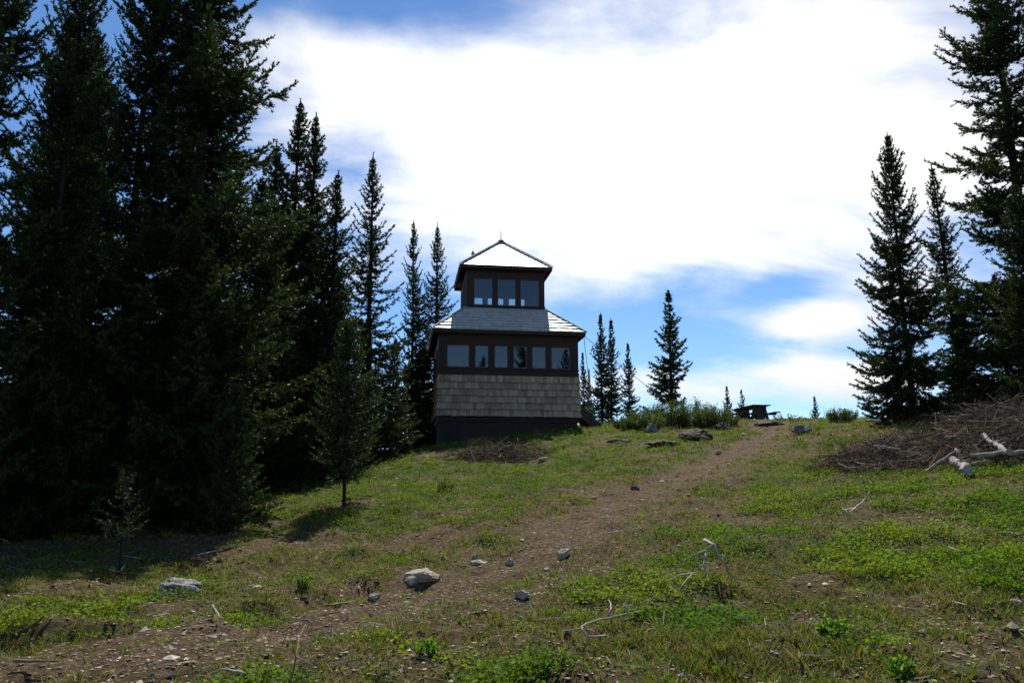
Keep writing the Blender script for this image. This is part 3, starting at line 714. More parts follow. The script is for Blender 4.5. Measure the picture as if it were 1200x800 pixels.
for k in range(4): shingles_wall(k).build('shingled_wall', M['shingle_wall'], T)

def window(x0, x1, z0, z1, half, k):
    """one window: a sash with its pane, set in the wall of side k"""
    def fs(mb):
        y0, y1, t = -half + 0.018, -half + 0.058, 0.022
        mb.box(x0, x0 + t, y0, y1, z0, z1); mb.box(x1 - t, x1, y0, y1, z0, z1)
        mb.box(x0 + t, x1 - t, y0 + .001, y1 - .001, z0, z0 + t); mb.box(x0 + t, x1 - t, y0 + .001, y1 - .001, z1 - t, z1)
    def fp(mb):
        y = -half + 0.04; t = 0.019
        mb._add([(x0 + t, y, z0 + t), (x1 - t, y, z0 + t), (x1 - t, y, z1 - t), (x0 + t, y, z1 - t)], [(0, 1, 2, 3)])
    mb = MB(); side(mb, k, fs); w = mb.build('window', M['sash'], T)
    mb = MB(); side(mb, k, fp); mb.build('pane', M['glass'], w)
def window_band(half, zs0, z0, z1, zt, wins, k, name):
    """posts, sill rail and head rail round the openings of one side"""
    def fn(mb):
        th = 0.10
        e = half if k % 2 == 0 else half - th - 0.001
        xs = [-e] + [q for w in wins for q in w] + [e]
        mb.box(-e, e, -half, -half + th, zs0, z0); mb.box(-e, e, -half, -half + th, z1, zt)
        for i in range(0, len(xs), 2): mb.box(xs[i], xs[i + 1], -half + 0.002, -half + th - 0.002, z0, z1)
        mb.box(-e - 0.02, e + 0.02, -half - 0.035, -half + 0.0005, z0 - 0.065, z0 - 0.015)      # sill
        mb.box(-e - 0.006, e + 0.006, -half - 0.018, -half + 0.0005, zs0, zs0 + 0.10)          # base trim
        mb.box(-e - 0.006, e + 0.006, -half - 0.016, -half + 0.0005, zt - 0.12, zt)            # frieze
    mb = MB(); side(mb, k, fn); return mb.build(name, M['brown'], T)
low = [(.295, 1.07), (1.28, 1.755), (1.97, 2.45), (2.65, 3.13), (3.32, 3.82), (4.01, 4.70)]
low = [(a - HW, b - HW) for a, b in low]
upw = [(.29, .98), (1.175, 1.855), (2.04, 2.74)]; upw = [(a - UW, b - UW) for a, b in upw]
for k in range(4):
    window_band(HW, Z_ST, Z_W0, Z_W1, Z_E, low, k, 'window_wall')
    window_band(UW, Z_RT - 0.25, Z_U0, Z_U1, Z_UE + 0.05, upw, k, 'window_wall')
    for a, b in low: window(a, b, Z_W0 + .002, Z_W1 - .002, HW, k)
    for a, b in upw: window(a, b, Z_U0 + .002, Z_U1 - .002, UW, k)
mb = MB(); mb.box(-UW + .11, UW - .11, -UW + .11, UW - .11, Z_U0 - 0.30, Z_U0 - 0.22); mb.build('floor', M['interior'], T)
mb = MB(); mb.box(-UW + .004, UW - .004, -UW + .004, UW - .004, Z_UE + 0.052, Z_UE + 0.09); mb.build('ceiling', M['interior'], T)
mb = MB(); mb.box(-HW + .11, HW - .11, -HW + .11, HW - .11, Z_E - 0.12, Z_E - 0.06); mb.build('ceiling', M['interior'], T)

def roof(z0, e, z1, ti, courses, name, tmin=0.045, tmax=0.060):
    """hip roof from eave (half width e, z0) up to half width ti at z1: deck + shingle courses, hip caps, fascia"""
    mbs = MB(); slope = math.atan2(z1 - z0, e - ti); Ls = math.hypot(z1 - z0, e - ti); cs, ss = math.cos(slope), math.sin(slope)
    deck = MB()
    for k in range(4):
        def fd(mb):
            mb.hexa([(-e, -e, z0 - 0.03), (e, -e, z0 - 0.03), (ti, -ti, z1 - 0.03), (-ti, -ti, z1 - 0.03), (-e, -e, z0), (e, -e, z0), (ti, -ti, z1), (-ti, -ti, z1)])
        side(deck, k, fd)
        def fn(mb):
            ch = Ls / courses
            for r in range(courses):
                s0, s1 = r * ch - (0.035 if r == 0 else 0), min((r + 1) * ch + 0.05, Ls)
                def edge(s): return e + (ti - e) * max(s, -0.05) / Ls
                x = -edge(s0) - 0.01; first = True
                while x < edge(s0):
                    w = random.uniform(0.09, 0.24)
                    xa, xb = x, min(x + w, edge(s0))
                    ua, ub = max(min(xa, edge(s1)), -edge(s1)), max(min(xb, edge(s1)), -edge(s1))
                    x += w
                    if xb - xa < 0.02: continue
                    th = random.uniform(tmin, tmax); j = random.uniform(-0.008, 0.008); g_ = 0.003
                    def q(xx, s, n): return (xx, -e + s * cs - n * ss, z0 + s * ss + n * cs)
                    if ub - ua < 0.012: ua -= 0.004; ub += 0.004
                    mb.hexa([q(xa + g_, s0 + j, 0.004), q(xb - g_, s0 + j, 0.004), q(ub - g_, s1, 0.002), q(ua + g_, s1, 0.002),
                             q(xa + g_, s0 + j, th + 0.006), q(xb - g_, s0 + j, th + 0.006), q(ub - g_, s1, 0.009), q(ua + g_, s1, 0.009)], random.uniform(0.1, 0.9))
        side(mbs, k, fn)
    ro = mbs.build(name, M['shingle_roof'], T)
    deck.build('soffit', M['soffit'], ro)
    for k in range(4):
        caps = MB(); sx, sy = [(-1, -1), (1, -1), (1, 1), (-1, 1)][k]
        a = Vector((sx * e, sy * e, z0 + 0.035)); b = Vector((sx * ti, sy * ti, z1 + 0.035)); n = max(5, int((b - a).length / 0.15))
        dirn = (b - a).normalized()
        for i in range(n):
            p = a + (b - a) * (i / n) - dirn * 0.03; q = a + (b - a) * ((i + 1) / n) + dirn * 0.04
            up = Vector((sx, sy, 1.0)).normalized()
            caps.bar(p + Vector((0, 0, 0.022)), q + Vector((0, 0, 0.004)), 0.13, 0.022, up)
        caps.build('hip_cap', M['hip'], ro)
    fs = MB()
    for k in range(4):
        def ff(mb): mb.box(-e + 0.0 + (0.021 if k % 2 else 0), e - (0.021 if k % 2 else 0), -e, -e + 0.02, z0 - 0.135, z0 - 0.033)
        side(fs, k, ff)
    def fsoff(mb):   # flat soffit ring under the eave
        mb.box(-e + .022, e - .022, -e + .022, -e + .60, z0 - 0.12, z0 - 0.10)
    fs.build('fascia', M['brown'], ro)
    return ro
roof(Z_E + 0.10, EO, Z_RT + 0.0, UW + 0.004, 8, 'roof')
ur = roof(Z_UE + 0.10, UEO, Z_AP, 0.03, 11, 'roof', 0.012, 0.018)
mb = MB(); mb.tube([(0, 0, Z_AP - 0.02), (0, 0, Z_AP + 0.08), (0, 0, Z_AP + 0.10)], [0.17, 0.11, 0.03], 8); mb.tube([(0, 0, Z_AP + .08), (0, 0, Z_AP + 0.48)], [0.02, 0.012], 6)
mb.build('finial', M['metal'], T)
mb = MB(); mb.tube([(-1.15, -0.35, 8.68), (-1.15, -0.35, 9.08)], 0.03, 8); mb.tube([(-1.15, -0.35, 9.06), (-1.15, -0.35, 9.12), (-1.15, -0.35, 9.22)], [0.085, 0.06, 0.01], 8)
mb.build('vent_pipe', M['metal'], T)
# stairs down from the door on the right side
mb = MB(); sx0, sx1, sy0 = HW + 0.09, HW + 1.05, -1.3
zt, zb = 3.14, 2.42
n = 5
for i in range(n):
    f = (i + 0.5) / n
    mb.box(sx0 + (sx1 - sx0) * i / n, sx0 + (sx1 - sx0) * (i + 1) / n + 0.03, sy0 + 0.05, sy0 + 0.95, zt - (zt - zb) * f - 0.04, zt - (zt - zb) * f)
st = mb.build('stairs', M['stair'], T)
for yy in (sy0, sy0 + 1.0):
    mb = MB(); mb.bar((sx0, yy, zt - 0.12), (sx1, yy, zb - 0.12), 0.05, 0.30); mb.build('stringer', M['stair'], st)
    mb = MB(); mb.bar((sx0, yy - .026, zt + 0.12), (sx1 - 0.25, yy - .026, zb + 0.26), 0.045, 0.10); mb.bar((sx1 - 0.3, yy - .052, zb - 0.3), (sx1 - 0.3, yy - .052, zb + 0.42), 0.06, 0.06, (0, 1, 0)); mb.build('handrail', M['stair'], st)

def wire(a, b, label, sagm=0.05):
    mb = MB(); a, b = Vector(a), Vector(b)
    pts = [a + (b - a) * (i / 12) - Vector((0, 0, sagm * 4 * (i / 12) * (1 - i / 12))) for i in range(13)]
    mb.tube(pts, 0.011, 5); o = mb.build('guy_wire', M['metal']); tag(o, label, 'wire', 'guy wires of the tower')
eR = T.matrix_basis @ Vector((EO - 0.05, -EO + 0.1, Z_E - 0.02)) if False else Matrix.Translation((TC[0], TC[1], 0)) @ Matrix.Rotation(TROT, 4, 'Z') @ Vector((EO - 0.05, -EO + 0.1, Z_E))
gw = P(806, 470, 31.0)
wire(eR, (gw.x, gw.y, h1(gw.x, gw.y) + 0.3), 'long thin guy wire slanting from the lower roof corner to the leafy bushes')
gw = P(697, 500, 31.0)
wire(eR, (gw.x, gw.y, h1(gw.x, gw.y)), 'short steep guy wire from the lower roof corner to the ground by the stairs')

# ------------------------------------------------------------------ picnic table
tb = P(894, 491, 35.0); tz = h1(tb.x, 35.0)
PT = empty('picnic_table', (tb.x, 35.0, tz - 0.04), R(9), 'dark wooden picnic table with attached benches on the crest', 'table')
mb = MB()
for i in range(5): mb.box(-0.44 + i * 0.177, -0.44 + i * 0.177 + 0.167, 0, 2.3, 0.70, 0.745)
mb.build('tabletop', M['table'], PT, 0.004)
for s in (-1, 1):
    mb = MB(); mb.box(s * 0.76 - 0.14, s * 0.76 + 0.0, 0, 2.3, 0.40, 0.44); mb.box(s * 0.76 + 0.01, s * 0.76 + 0.14, 0, 2.3, 0.40, 0.44); mb.build('bench', M['table'], PT, 0.004)
for y in (0.28, 2.0):
    mb = MB(); mb.bar((-0.22, y, 0.69), (-0.42, y, -0.08), 0.10, 0.14, (0, 1, 0)); mb.bar((0.22, y + .001, 0.69), (0.42, y + .001, -0.08), 0.10, 0.14, (0, 1, 0))
    mb.bar((-0.86, y + 0.08, 0.355), (0.86, y + 0.08, 0.355), 0.05, 0.09); mb.bar((-0.38, y + .08, 0.65), (0.38, y + .08, 0.65), 0.05, 0.09)
    mb.box(-0.24, 0.24, y - .04, y + .04, -0.05, 0.68)
    mb.build('trestle', M['table'], PT)

# ------------------------------------------------------------------ rocks
def rock(px, py, wpx, hpx, mat, label, seed, group=None, sink=0.25, deep=0.8, rough=0.28, sharp=1.0, name='rock', rz=0.0, skew=0.0):
    g = np.random.default_rng(seed); p = G(px, py); s = pxm(p)
    import bmesh
    bm = bmesh.new(); bmesh.ops.create_icosphere(bm, subdivisions=4, radius=1.0)
    V = np.array([v.co[:] for v in bm.verts])
    # a few random cutting planes give flat facets, noise breaks them up
    for _ in range(11):
        n = g.normal(0, 1, 3); n /= np.linalg.norm(n); c = g.uniform(0.52, 0.85)
        d = V @ n - c; V = V - np.where(d > 0, d, 0)[:, None] * n * sharp
    nn = fbm(V[:, 0] * 2.2 + seed, V[:, 1] * 2.2 + V[:, 2] * 1.7, 4, seed) - 0.5
    n2 = fbm(V[:, 2] * 7 + seed, V[:, 0] * 7 - V[:, 1] * 5, 3, seed + 9) - 0.5
    V = V * (1 + 1.5 * rough * nn + 0.22 * n2)[:, None]
    V[:, 0] += skew * V[:, 2]
    V -= (V.max(0) + V.min(0)) / 2; V /= (V.max(0) - V.min(0)) / 2
    w, h = wpx * s / 2, hpx * s
    V = V * np.array([w, w * deep, h / (2 - 2 * sink)])
    c, sn = math.cos(rz), math.sin(rz); V = np.c_[V[:, 0] * c - V[:, 1] * sn, V[:, 0] * sn + V[:, 1] * c, V[:, 2]]
    V[:, 2] += h / 2 / (1 - sink) * (1 - 2 * sink)
    for v, q in zip(bm.verts, V): v.co = q
    me = bpy.data.meshes.new(name); bm.to_mesh(me); bm.free()
    o = link_mesh(name, me, mat); o.location = (p.x, p.y + w * deep * 0.7, p.z)
    me.polygons.foreach_set('use_smooth', np.zeros(len(me.polygons), bool))
    return tag(o, label, 'rock', group)
RG, RP, RD = M['rock_grey'], M['rock_pale'], M['rock_dark']
GP, GC = 'stones along the path', 'rocks along the crest'
rock(205, 697, 58, 19, RG, 'grey lichen covered rock in the grass below the dark trees', 3, None, 0.3, 0.7, 0.4)
rock(493, 684, 42, 17, RP, 'lumpy tan rock on the upper edge of the path, largest stone there', 4, GP)
rock(561, 663, 21, 7, RP, 'flat pale stone on the path uphill of the lumpy tan rock', 5, GP)
rock(556, 655, 8, 8, RP, 'small upright pale stone behind the flat pale stone on the path', 6, GP)
rock(597, 662, 11, 8, RP, 'small pale stone on the path between the flat pale stone and the pointed one', 7, GP)
rock(661, 654, 17, 11, RP, 'pale pointed stone in the middle of the path', 8, GP, rz=0.5, skew=0.5)
rock(641, 669, 9, 4, RP, 'tiny flat white stone just below the pale pointed stone on the path', 9, GP)
rock(612, 702, 18, 11, RP, 'pale broken stone below the path near the dry grass', 10, GP)
rock(437, 702, 16, 7, RP, 'pale stone on the path downhill of the lumpy tan rock', 11, GP)
rock(395, 711, 9, 5, RP, 'small white stone with a dark twig beside it on the path', 12, GP)
rock(436, 722, 8, 5, RP, 'small pale stone directly below the pale stone downhill of the tan rock', 13, GP)
rock(289, 724, 17, 9, RP, 'pale wedge stone on the path near its cut bank', 14, GP)
rock(200, 733, 14, 7, RP, 'pale stone low on the path below the lichen covered rock', 15, GP)
rock(356, 705, 12, 6, RD, 'brown stone on the path edge near the green sprig', 16, GP)
rock(193, 660, 15, 8, RD, 'dark stone in the grass just uphill of the lichen covered rock', 17)
rock(745, 574, 11, 6, RD, 'dark stone on the path below the crest rocks', 18, GP)
rock(842, 531, 8, 4, RP, 'small flat light stone beside the upper path', 19, GP)
rock(696, 584, 9, 3, RP, 'thin pale stone in the grass above the path', 20, GP)
rock(763, 507, 17, 12, RG, 'pale pointed rock at the foot of the leafy bushes', 21, GC, 0.25, 0.7, 0.2)
rock(818, 516, 42, 16, RD, 'wide dark boulder below the leafy bushes', 22, GC)
rock(846, 504, 21, 10, RD, 'dark rounded rock close against the leafy bushes', 23, GC)
rock(779, 523, 44, 9, RD, 'low flat rock outcrop left of the wide dark boulder', 24, GC, 0.4)
rock(727, 519, 36, 6, RD, 'long low brown outcrop in the grass right of the tower', 25, GC, 0.45)
rock(943, 508, 26, 11, RG, 'angular grey boulder alone on the crest right of the path', 26, GC)
rock(905, 498, 34, 6, RD, 'low dark rock ledge at the foot of the picnic table', 27, GC, 0.4)
rock(1196, 712, 20, 11, RP, 'white stone at the right edge among green plants', 28)
rock(1188, 629, 20, 7, RP, 'smooth white stone with a stick on it near the right edge', 29)
rock(1060, 492, 32, 22, RD, 'tilted angular brown slab behind the brush heap with a light top edge', 30, None, 0.2, 0.6)
rock(1083, 482, 20, 18, RD, 'dark round boulder in the shade behind the brush heap', 31, None, 0.15)
rock(665, 748, 11, 10, RD, 'small dark brown stone beside the curved dead twig', 33)

# ------------------------------------------------------------------ dead wood
def branch(pts, label, mat, r0, name='dead_branch', group=None, forks=()):
    """a dead branch through photo points (px, py, lift in m above the ground there)"""
    mb = MB()
    def lay(pp, ra, rb):
        q = []
        for (px, py, lift) in pp:
            lift = lift + 0.035; g0 = G(px, py)
            # the photo point is where the raised wood shows: slide the ground point towards the camera by the lift
            gp = G(px, py + lift / pxm(g0)) if lift > 0.02 else g0
            q.append(Vector((gp.x, gp.y, gp.z + lift + 0.01)))
        fine = []
        for i in range(len(q) - 1):
            for t in (0, 0.33, 0.66):
                fine.append(q[i].lerp(q[i + 1], t) + Vector((random.uniform(-1, 1), random.uniform(-1, 1), random.uniform(-1, 1))) * ra * 0.5)
        fine.append(q[-1]); n = len(fine)
        mb.tube(fine, [ra + (rb - ra) * i / (n - 1) for i in range(n)], 7)
    lay(pts, r0, r0 * 0.45)
    for f in forks: lay(f, r0 * 0.7, r0 * 0.25)
    o = mb.build(name, mat, smooth_shade=True); return tag(o, label, 'branch', group)
GW, TW, LW = M['greywood'], M['twig'], M['logwood']
branch([(828, 643, .26), (838, 650, .24), (852, 668, .10), (855, 674, .03)], 'bleached forked dead branch arching over the grass below the heap', GW, 0.014, forks=[
    [(838, 650, .24), (829, 653, .2), (826, 666, .12), (812, 675, .06), (797, 692, .02)], [(812, 675, .06), (795, 678, .05), (778, 686, .02)], [(829, 655, .2), (815, 657, .15), (800, 662, .1)], [(826, 666, .12), (828, 676, .05), (823, 680, .0)], [(839, 652, .22), (842, 661, .1)]])
branch([(710, 748, .02), (690, 749, .03), (683, 743, .05), (682, 738, .06), (690, 733, .06), (712, 727, .05), (735, 722, .03), (750, 718, .02)], 'dark curved dead twig lying in a loop in the near grass', LW, 0.007, forks=[[(684, 740, .05), (672, 741, .02), (658, 741, .0)]])
branch([(713, 725, .02), (717, 718, .05), (716, 711, .06), (714, 706, .07)], 'short pale bent twig standing just above the looped twig', GW, 0.008)
branch([(736, 720, .02), (735, 716, .05), (731, 711, .06)], 'smallest pale twig to the right of the bent twig', GW, 0.007)
branch([(990, 601, .05), (1003, 597, .08), (1015, 588, .12), (1021, 580, .2)], 'grey forked stick poking out of the bright green plants', LW, 0.014, forks=[[(1003, 597, .08), (996, 602, .04), (988, 598, .08)]])
branch([(1042, 648, .03), (1062, 646, .03)], 'straight grey stick lying among the green plants at right', GW, 0.009)
branch([(1113, 643, .06), (1126, 648, .04), (1132, 650, .02)], 'thin bent grey stick right of the straight one', GW, 0.007)
branch([(340, 800, .02), (345, 778, .12), (348, 760, .2), (355, 748, .26)], 'thin dark upright twig at the bottom edge of the photo', TW, 0.005, forks=[[(345, 778, .12), (365, 788, .1), (385, 776, .2), (400, 752, .3)]])
branch([(285, 793, .02), (268, 787, .02), (255, 788, .02)], 'grey stick at the bottom edge left of the upright twig', LW, 0.010)
branch([(16, 775, .02), (40, 777, .02), (66, 777, .02)], 'dark straight stick lying low on the path at left', TW, 0.012)
branch([(380, 712, .02), (405, 709, .02), (414, 706, .02)], 'dark twig lying beside the small white stone on the path', TW, 0.010)
branch([(232, 651, .03), (246, 648, .03), (260, 645, .03)], 'fallen stick in the grass at the edge of the tree shade', LW, 0.012)
branch([(127, 668, .03), (139, 671, .03), (146, 664, .05)], 'short stick lying at the foot of the tiny sapling', LW, 0.010)
branch([(248, 712, .03), (253, 720, .02), (257, 726, .02)], 'short pale stick leaning on the cut bank of the path', GW, 0.010)

def heap(name, c, ax, rx, ry, hh, n, label, rmin=0.003, rmax=0.012, lmin=0.35, lmax=1.3, seed=5, taper=None):
    """a heap of cut brush: a mound of crossing twigs, each with side twigs, in one mesh part"""
    g = np.random.default_rng(seed)
    E = empty(name, c, ax, label, 'brush pile')
    ca, sa = math.cos(ax), math.sin(ax)
    segs_a, segs_b, ra, rb, tone = [], [], [], [], []
    for _ in range(n):
        a = g.uniform(0, 2 * math.pi); q = math.sqrt(g.uniform(0, 1))
        x, y = math.cos(a) * q * rx, math.sin(a) * q * ry
        env = hh * max(0.0, 1 - (q ** 2)) ** 0.45 * (0.65 + 0.7 * float(vnoise(np.array([x * 1.1 + seed]), np.array([y * 1.1]), seed)[0]))
        if taper: env *= taper(x / rx)
        wx, wy = c[0] + ca * x - sa * y, c[1] + sa * x + ca * y
        gz = h1(wx, wy) - c[2] if False else hgt(wx, wy) - c[2]
        z = gz + env * g.uniform(0.0, 1.0) ** 0.8
        az = g.normal(0, 1.0) if g.uniform() < 0.45 else g.uniform(0, 6.28)
        if g.uniform() < 0.5: az += math.pi
        el = g.normal(0.06, 0.38); l = g.uniform(lmin, lmax) * (0.5 + 0.5 * min(1, env / hh + 0.2))
        d = np.array([math.cos(az) * math.cos(el), math.sin(az) * math.cos(el), math.sin(el)])
        p0 = np.array([x, y, z]) - d * l * 0.5; r = math.exp(g.uniform(math.log(rmin), math.log(rmax))); tn = g.uniform(0, 1) ** 2
        cur = p0
        for s in range(4):
            nx_ = cur + d * l / 4; d = d + g.normal(0, 0.13, 3); d /= np.linalg.norm(d)
            for e_ in (0,):
                segs_a.append(cur); segs_b.append(nx_); ra.append(r * (1 - s * 0.2)); rb.append(r * (1 - (s + 1) * 0.2)); tone.append(tn)
            if g.uniform() < 0.75:
                sd = d + g.normal(0, 0.6, 3); sd /= np.linalg.norm(sd); sl = l * g.uniform(0.12, 0.35)
                segs_a.append(nx_); segs_b.append(nx_ + sd * sl); ra.append(r * 0.5); rb.append(r * 0.2); tone.append(tn)
            cur = nx_
    A, B_ = np.array(segs_a), np.array(segs_b); ra, rb = np.array(ra), np.array(rb)
    D = B_ - A; D /= np.linalg.norm(D, axis=1)[:, None]; a1, b1 = perp(D)
    V = []
    for base, rr in ((A, ra), (B_, rb)):
        for k in range(3):
            t = 2 * math.pi * k / 3; V.append(base + (a1 * math.cos(t) + b1 * math.sin(t)) * rr[:, None])
    V = np.stack(V, 1); m_ = len(A)
    fc = np.array([(0, 1, 4, 3), (1, 2, 5, 4), (2, 0, 3, 5)])
    Fq = (np.arange(m_)[:, None, None] * 6 + fc[None]).reshape(-1, 4)
    # clip: nothing below the soil
    Vw = V.reshape(-1, 3)
    wx, wy = c[0] + ca * Vw[:, 0] - sa * Vw[:, 1], c[1] + sa * Vw[:, 0] + ca * Vw[:, 1]
    Vw[:, 2] = np.maximum(Vw[:, 2], H(wx, wy) - c[2] - 0.02)
    me = np_mesh(name, Vw, Fq, 4, {'tone': np.repeat(np.array(tone), 6)})
    link_mesh('twigs', me, M['twig'], E)
    return E
# quick height lookup on a coarse lattice for the heaps
_hx, _hy = np.arange(-8, 22, 0.25), np.arange(2, 34, 0.25)
_HX, _HY = np.meshgrid(_hx, _hy); _HZ = H(_HX.ravel(), _HY.ravel()).reshape(_HX.shape)
def hgt(x, y):
    i = int(np.clip((x + 8) / 0.25, 0, len(_hx) - 1)); j = int(np.clip((y - 2) / 0.25, 0, len(_hy) - 1)); return _HZ[j, i]

b0, b1 = G(1012, 553), G(1265, 556)
cx, cy = b0.x + 2.9, G(1150, 556).y + 1.95
heap('brush_heap', (cx, cy, h1(cx, cy)), -0.08, 3.4, 2.0, 0.70, 9500, 'big sprawling heap of brown cut brush before the right hand firs', rmin=0.0018, rmax=0.0095, lmin=0.2, lmax=1.0, seed=5, taper=lambda t: 0.72 + 0.38 * float(smooth(-1.0, 0.3, t)))
c0 = G(582, 541); heap('brush_heap', (c0.x, c0.y + 0.5, h1(c0.x, c0.y + 0.5)), 0.05, 1.45, 0.7, 0.36, 800, 'small low pile of dark brush on the grass before the tower', 0.003, 0.011, 0.3, 1.1, seed=6)

def log(a, b, r0, r1, label, mat=LW, name='log', group='logs on the big brush heap', knots=3):
    mb = MB(); a, b = Vector(a), Vector(b); n = 9
    pts = [a.lerp(b, i / n) + Vector((random.uniform(-1, 1), 0, random.uniform(-1, 1))) * r0 * 0.55 for i in range(n + 1)]
    mb.tube(pts, [(r0 + (r1 - r0) * i / n) * random.uniform(0.82, 1.15) for i in range(n + 1)], 10)
    for _ in range(knots):
        i = random.randrange(1, n); d = Vector((random.uniform(-1, 1), random.uniform(-1, 0.2), random.uniform(0, 1))).normalized()
        mb.tube([pts[i], pts[i] + d * r0 * 3], [r0 * 0.35, r0 * 0.2], 6)
    o = mb.build(name, mat, smooth_shade=False); return tag(o, label, 'log', group)
def on(px, py, back): # a point of the heap's front at photo pixel, at a given depth
    return P(px, py, back)
yb = G(1150, 556).y - 0.12
log(on(1134, 550, yb - 0.12), on(1117, 540, yb + 0.55), 0.062, 0.055, 'short cut log with its sawn butt facing out at the foot of the heap')
log(on(1137, 533, yb + 0.1), on(1212, 529, yb + 0.15), 0.026, 0.036, 'long pale log lying level across the front of the brush heap', GW)
log(on(1182, 531, yb + 0.0), on(1153, 511, yb + 0.9), 0.045, 0.03, 'pale log sloping up from the level log into the brush heap')
log(on(1085, 552, yb + 0.3), on(1121, 527, yb + 0.35), 0.020, 0.012, 'thin grey pole leaning up to the right on the front of the brush heap')
log(on(1120, 526, yb + 0.35), on(1124, 531, yb + 0.2), 0.018, 0.014, 'short pale peg at the upper end of the leaning grey pole', GW, knots=0)
log(on(1024, 522, yb + 1.2), on(1054, 526, yb + 1.1), 0.016, 0.012, 'thin pale stick lying on the left slope of the brush heap', GW, knots=1)
log(on(1015, 493, yb + 3.0), on(1032, 493, yb + 3.0), 0.028, 0.026, 'short pale log end on the far left top of the brush heap', GW, knots=0)
log(on(1166, 510, yb + 1.2), on(1188, 505, yb + 1.2), 0.018, 0.012, 'thin pale stick high on the right of the brush heap', GW, knots=1)
log(on(1107, 512, yb + 1.1), on(1122, 511, yb + 1.1), 0.014, 0.012, 'short grey stick in the middle of the brush heap', GW, knots=1)
log(on(1138, 543, yb + 0.15), on(1160, 539, yb + 0.1), 0.014, 0.010, 'thin grey stick just right of the sawn butt log', GW, knots=1)
q = G(557, 543); q2 = P(550, 527, q.y + 0.1)
log(q + Vector((0, 0, 0.02)), q2, 0.022, 0.015, 'white peeled stick leaning on the left of the small brush pile', GW, group='sticks on the small brush pile')
q = G(635, 541); log(q + Vector((-0.08, 0, 0.06)), q + Vector((0.11, 0.03, 0.06)), 0.055, 0.05, 'pale cut log end at the right of the small brush pile', GW, group='sticks on the small brush pile', knots=0)
q = G(618, 541); log(q + Vector((-0.1, 0.15, 0.07)), q + Vector((0.12, 0.1, 0.07)), 0.03, 0.03, 'thin pale log end in the small brush pile beside the thicker one', GW, group='sticks on the small brush pile', knots=0)
q = G(584, 532); log(P(600, 521, c0.y + 0.3), P(572, 532, c0.y + 0.2), 0.022, 0.014, 'grey limb slanting over the middle of the small brush pile', LW, group='sticks on the small brush pile', knots=2)

# ------------------------------------------------------------------ leafy bushes
def bush(px, py, wpx, hpx, label, seed, group='leafy bushes on the crest', n_stem=110, leaf=0.05, name='willow_bush', per=55, back=0.3, ca=(0.044, 0.072, 0.024), cb=(0.105, 0.135, 0.05)):
    g = np.random.default_rng(seed); p = G(px, py); s = pxm(p); w, hh = wpx * s / 2, hpx * s
    y = p.y + w * back; base = Vector((p.x, y, h1(p.x, y)))
    E = empty(name, base, 0, label, 'bush', group)
    mb = MB(); P0, D0 = [], []
    for _ in range(n_stem):
        a = g.uniform(0, 6.28); q = math.sqrt(g.uniform(0, 1)); r0 = np.array([math.cos(a) * q * w * 0.6, math.sin(a) * q * w * 0.5, -0.03])
        top = np.array([math.cos(a) * q * w * 1.0, math.sin(a) * q * w * 0.8, hh * (1.12 - 0.45 * q * q) * g.uniform(0.6, 1.1)])
        mid = (r0 + top) / 2 + g.normal(0, 0.05, 3) * hh
        mb.tube([r0, mid, top], [0.010, 0.007, 0.003], 4, cap=False)
        t = g.uniform(0.2, 1.03, per)[:, None]
        P0.append(r0 * (1 - t) ** 2 + 2 * mid * t * (1 - t) + top * t * t + g.normal(0, 0.045 * hh + 0.01, (per, 3)))
        D0.append(np.tile(top - mid, (per, 1)))
    C = np.concatenate(P0); D = np.concatenate(D0); k = len(C); D = D / np.linalg.norm(D, axis=1)[:, None] + g.normal(0, 0.7, (k, 3)); D /= np.linalg.norm(D, axis=1)[:, None]
    sd = np.cross(D, g.normal(0, 1, (k, 3))); sd /= np.linalg.norm(sd, axis=1)[:, None]
    ll = (leaf * g.uniform(0.7, 1.4, k))[:, None]; sd = sd * ll * 0.3
    V = np.stack([C, C + D * ll * 0.5 + sd, C + D * ll, C + D * ll * 0.5 - sd], 1).reshape(-1, 3); o_ = np.arange(k) * 4
    mixv = g.uniform(0, 1, (k, 1)); col = (np.array(ca) * (1 - mixv) + np.array(cb) * mixv) * g.uniform(0.75, 1.25, (k, 1))
    mb.build('stems', M['bark'], E)
    link_mesh('foliage', np_mesh('foliage', V, np.c_[o_, o_ + 1, o_ + 2, o_ + 3], 4, {'hue': np.repeat(col, 4, 0)}), M['leaves'], E)
    return E
bush(757, 504, 58, 22, 'leafy bush at the left end of the bush row, before the guy wire', 1)
bush(786, 501, 66, 27, 'leafy bush below the ragged broad fir', 2)
bush(812, 501, 60, 29, 'tallest leafy bush in the middle of the bush row', 3)
bush(836, 500, 50, 24, 'leafy bush right of the tallest one, behind the dark rounded rock', 4, n_stem=80)
bush(853, 499, 30, 17, 'low leafy bush at the right end of the row, next to the picnic table', 5, n_stem=40)
bush(733, 505, 40, 14, 'low pale leafed bush beside the foot of the tower stairs', 6, n_stem=46)
bush(925, 493, 36, 9, 'low sprigs on the skyline right of the picnic table', 7, n_stem=18, per=16)
bush(990, 494, 36, 14, 'small leafy bush on the crest left of the broad pointed fir', 8, n_stem=60)
bush(972, 491, 14, 14, 'thin twiggy sprig on the skyline left of the small crest bush', 9, n_stem=7, per=14)
BRIGHT = dict(ca=(0.075, 0.17, 0.018), cb=(0.16, 0.27, 0.03))
bush(521, 577, 22, 11, 'dark green sprig in the grass below the small brush pile', 10, 'low sprigs on the slope', 20, 0.03, per=20)
bush(355, 690, 18, 10, 'green leafy sprig on the bank just above the path', 11, 'low sprigs on the slope', 16, 0.02, per=16, **BRIGHT)
bush(502, 768, 26, 13, 'bright green seedling on the near slope below the path', 12, 'low sprigs on the slope', 16, 0.024, per=16, **BRIGHT)
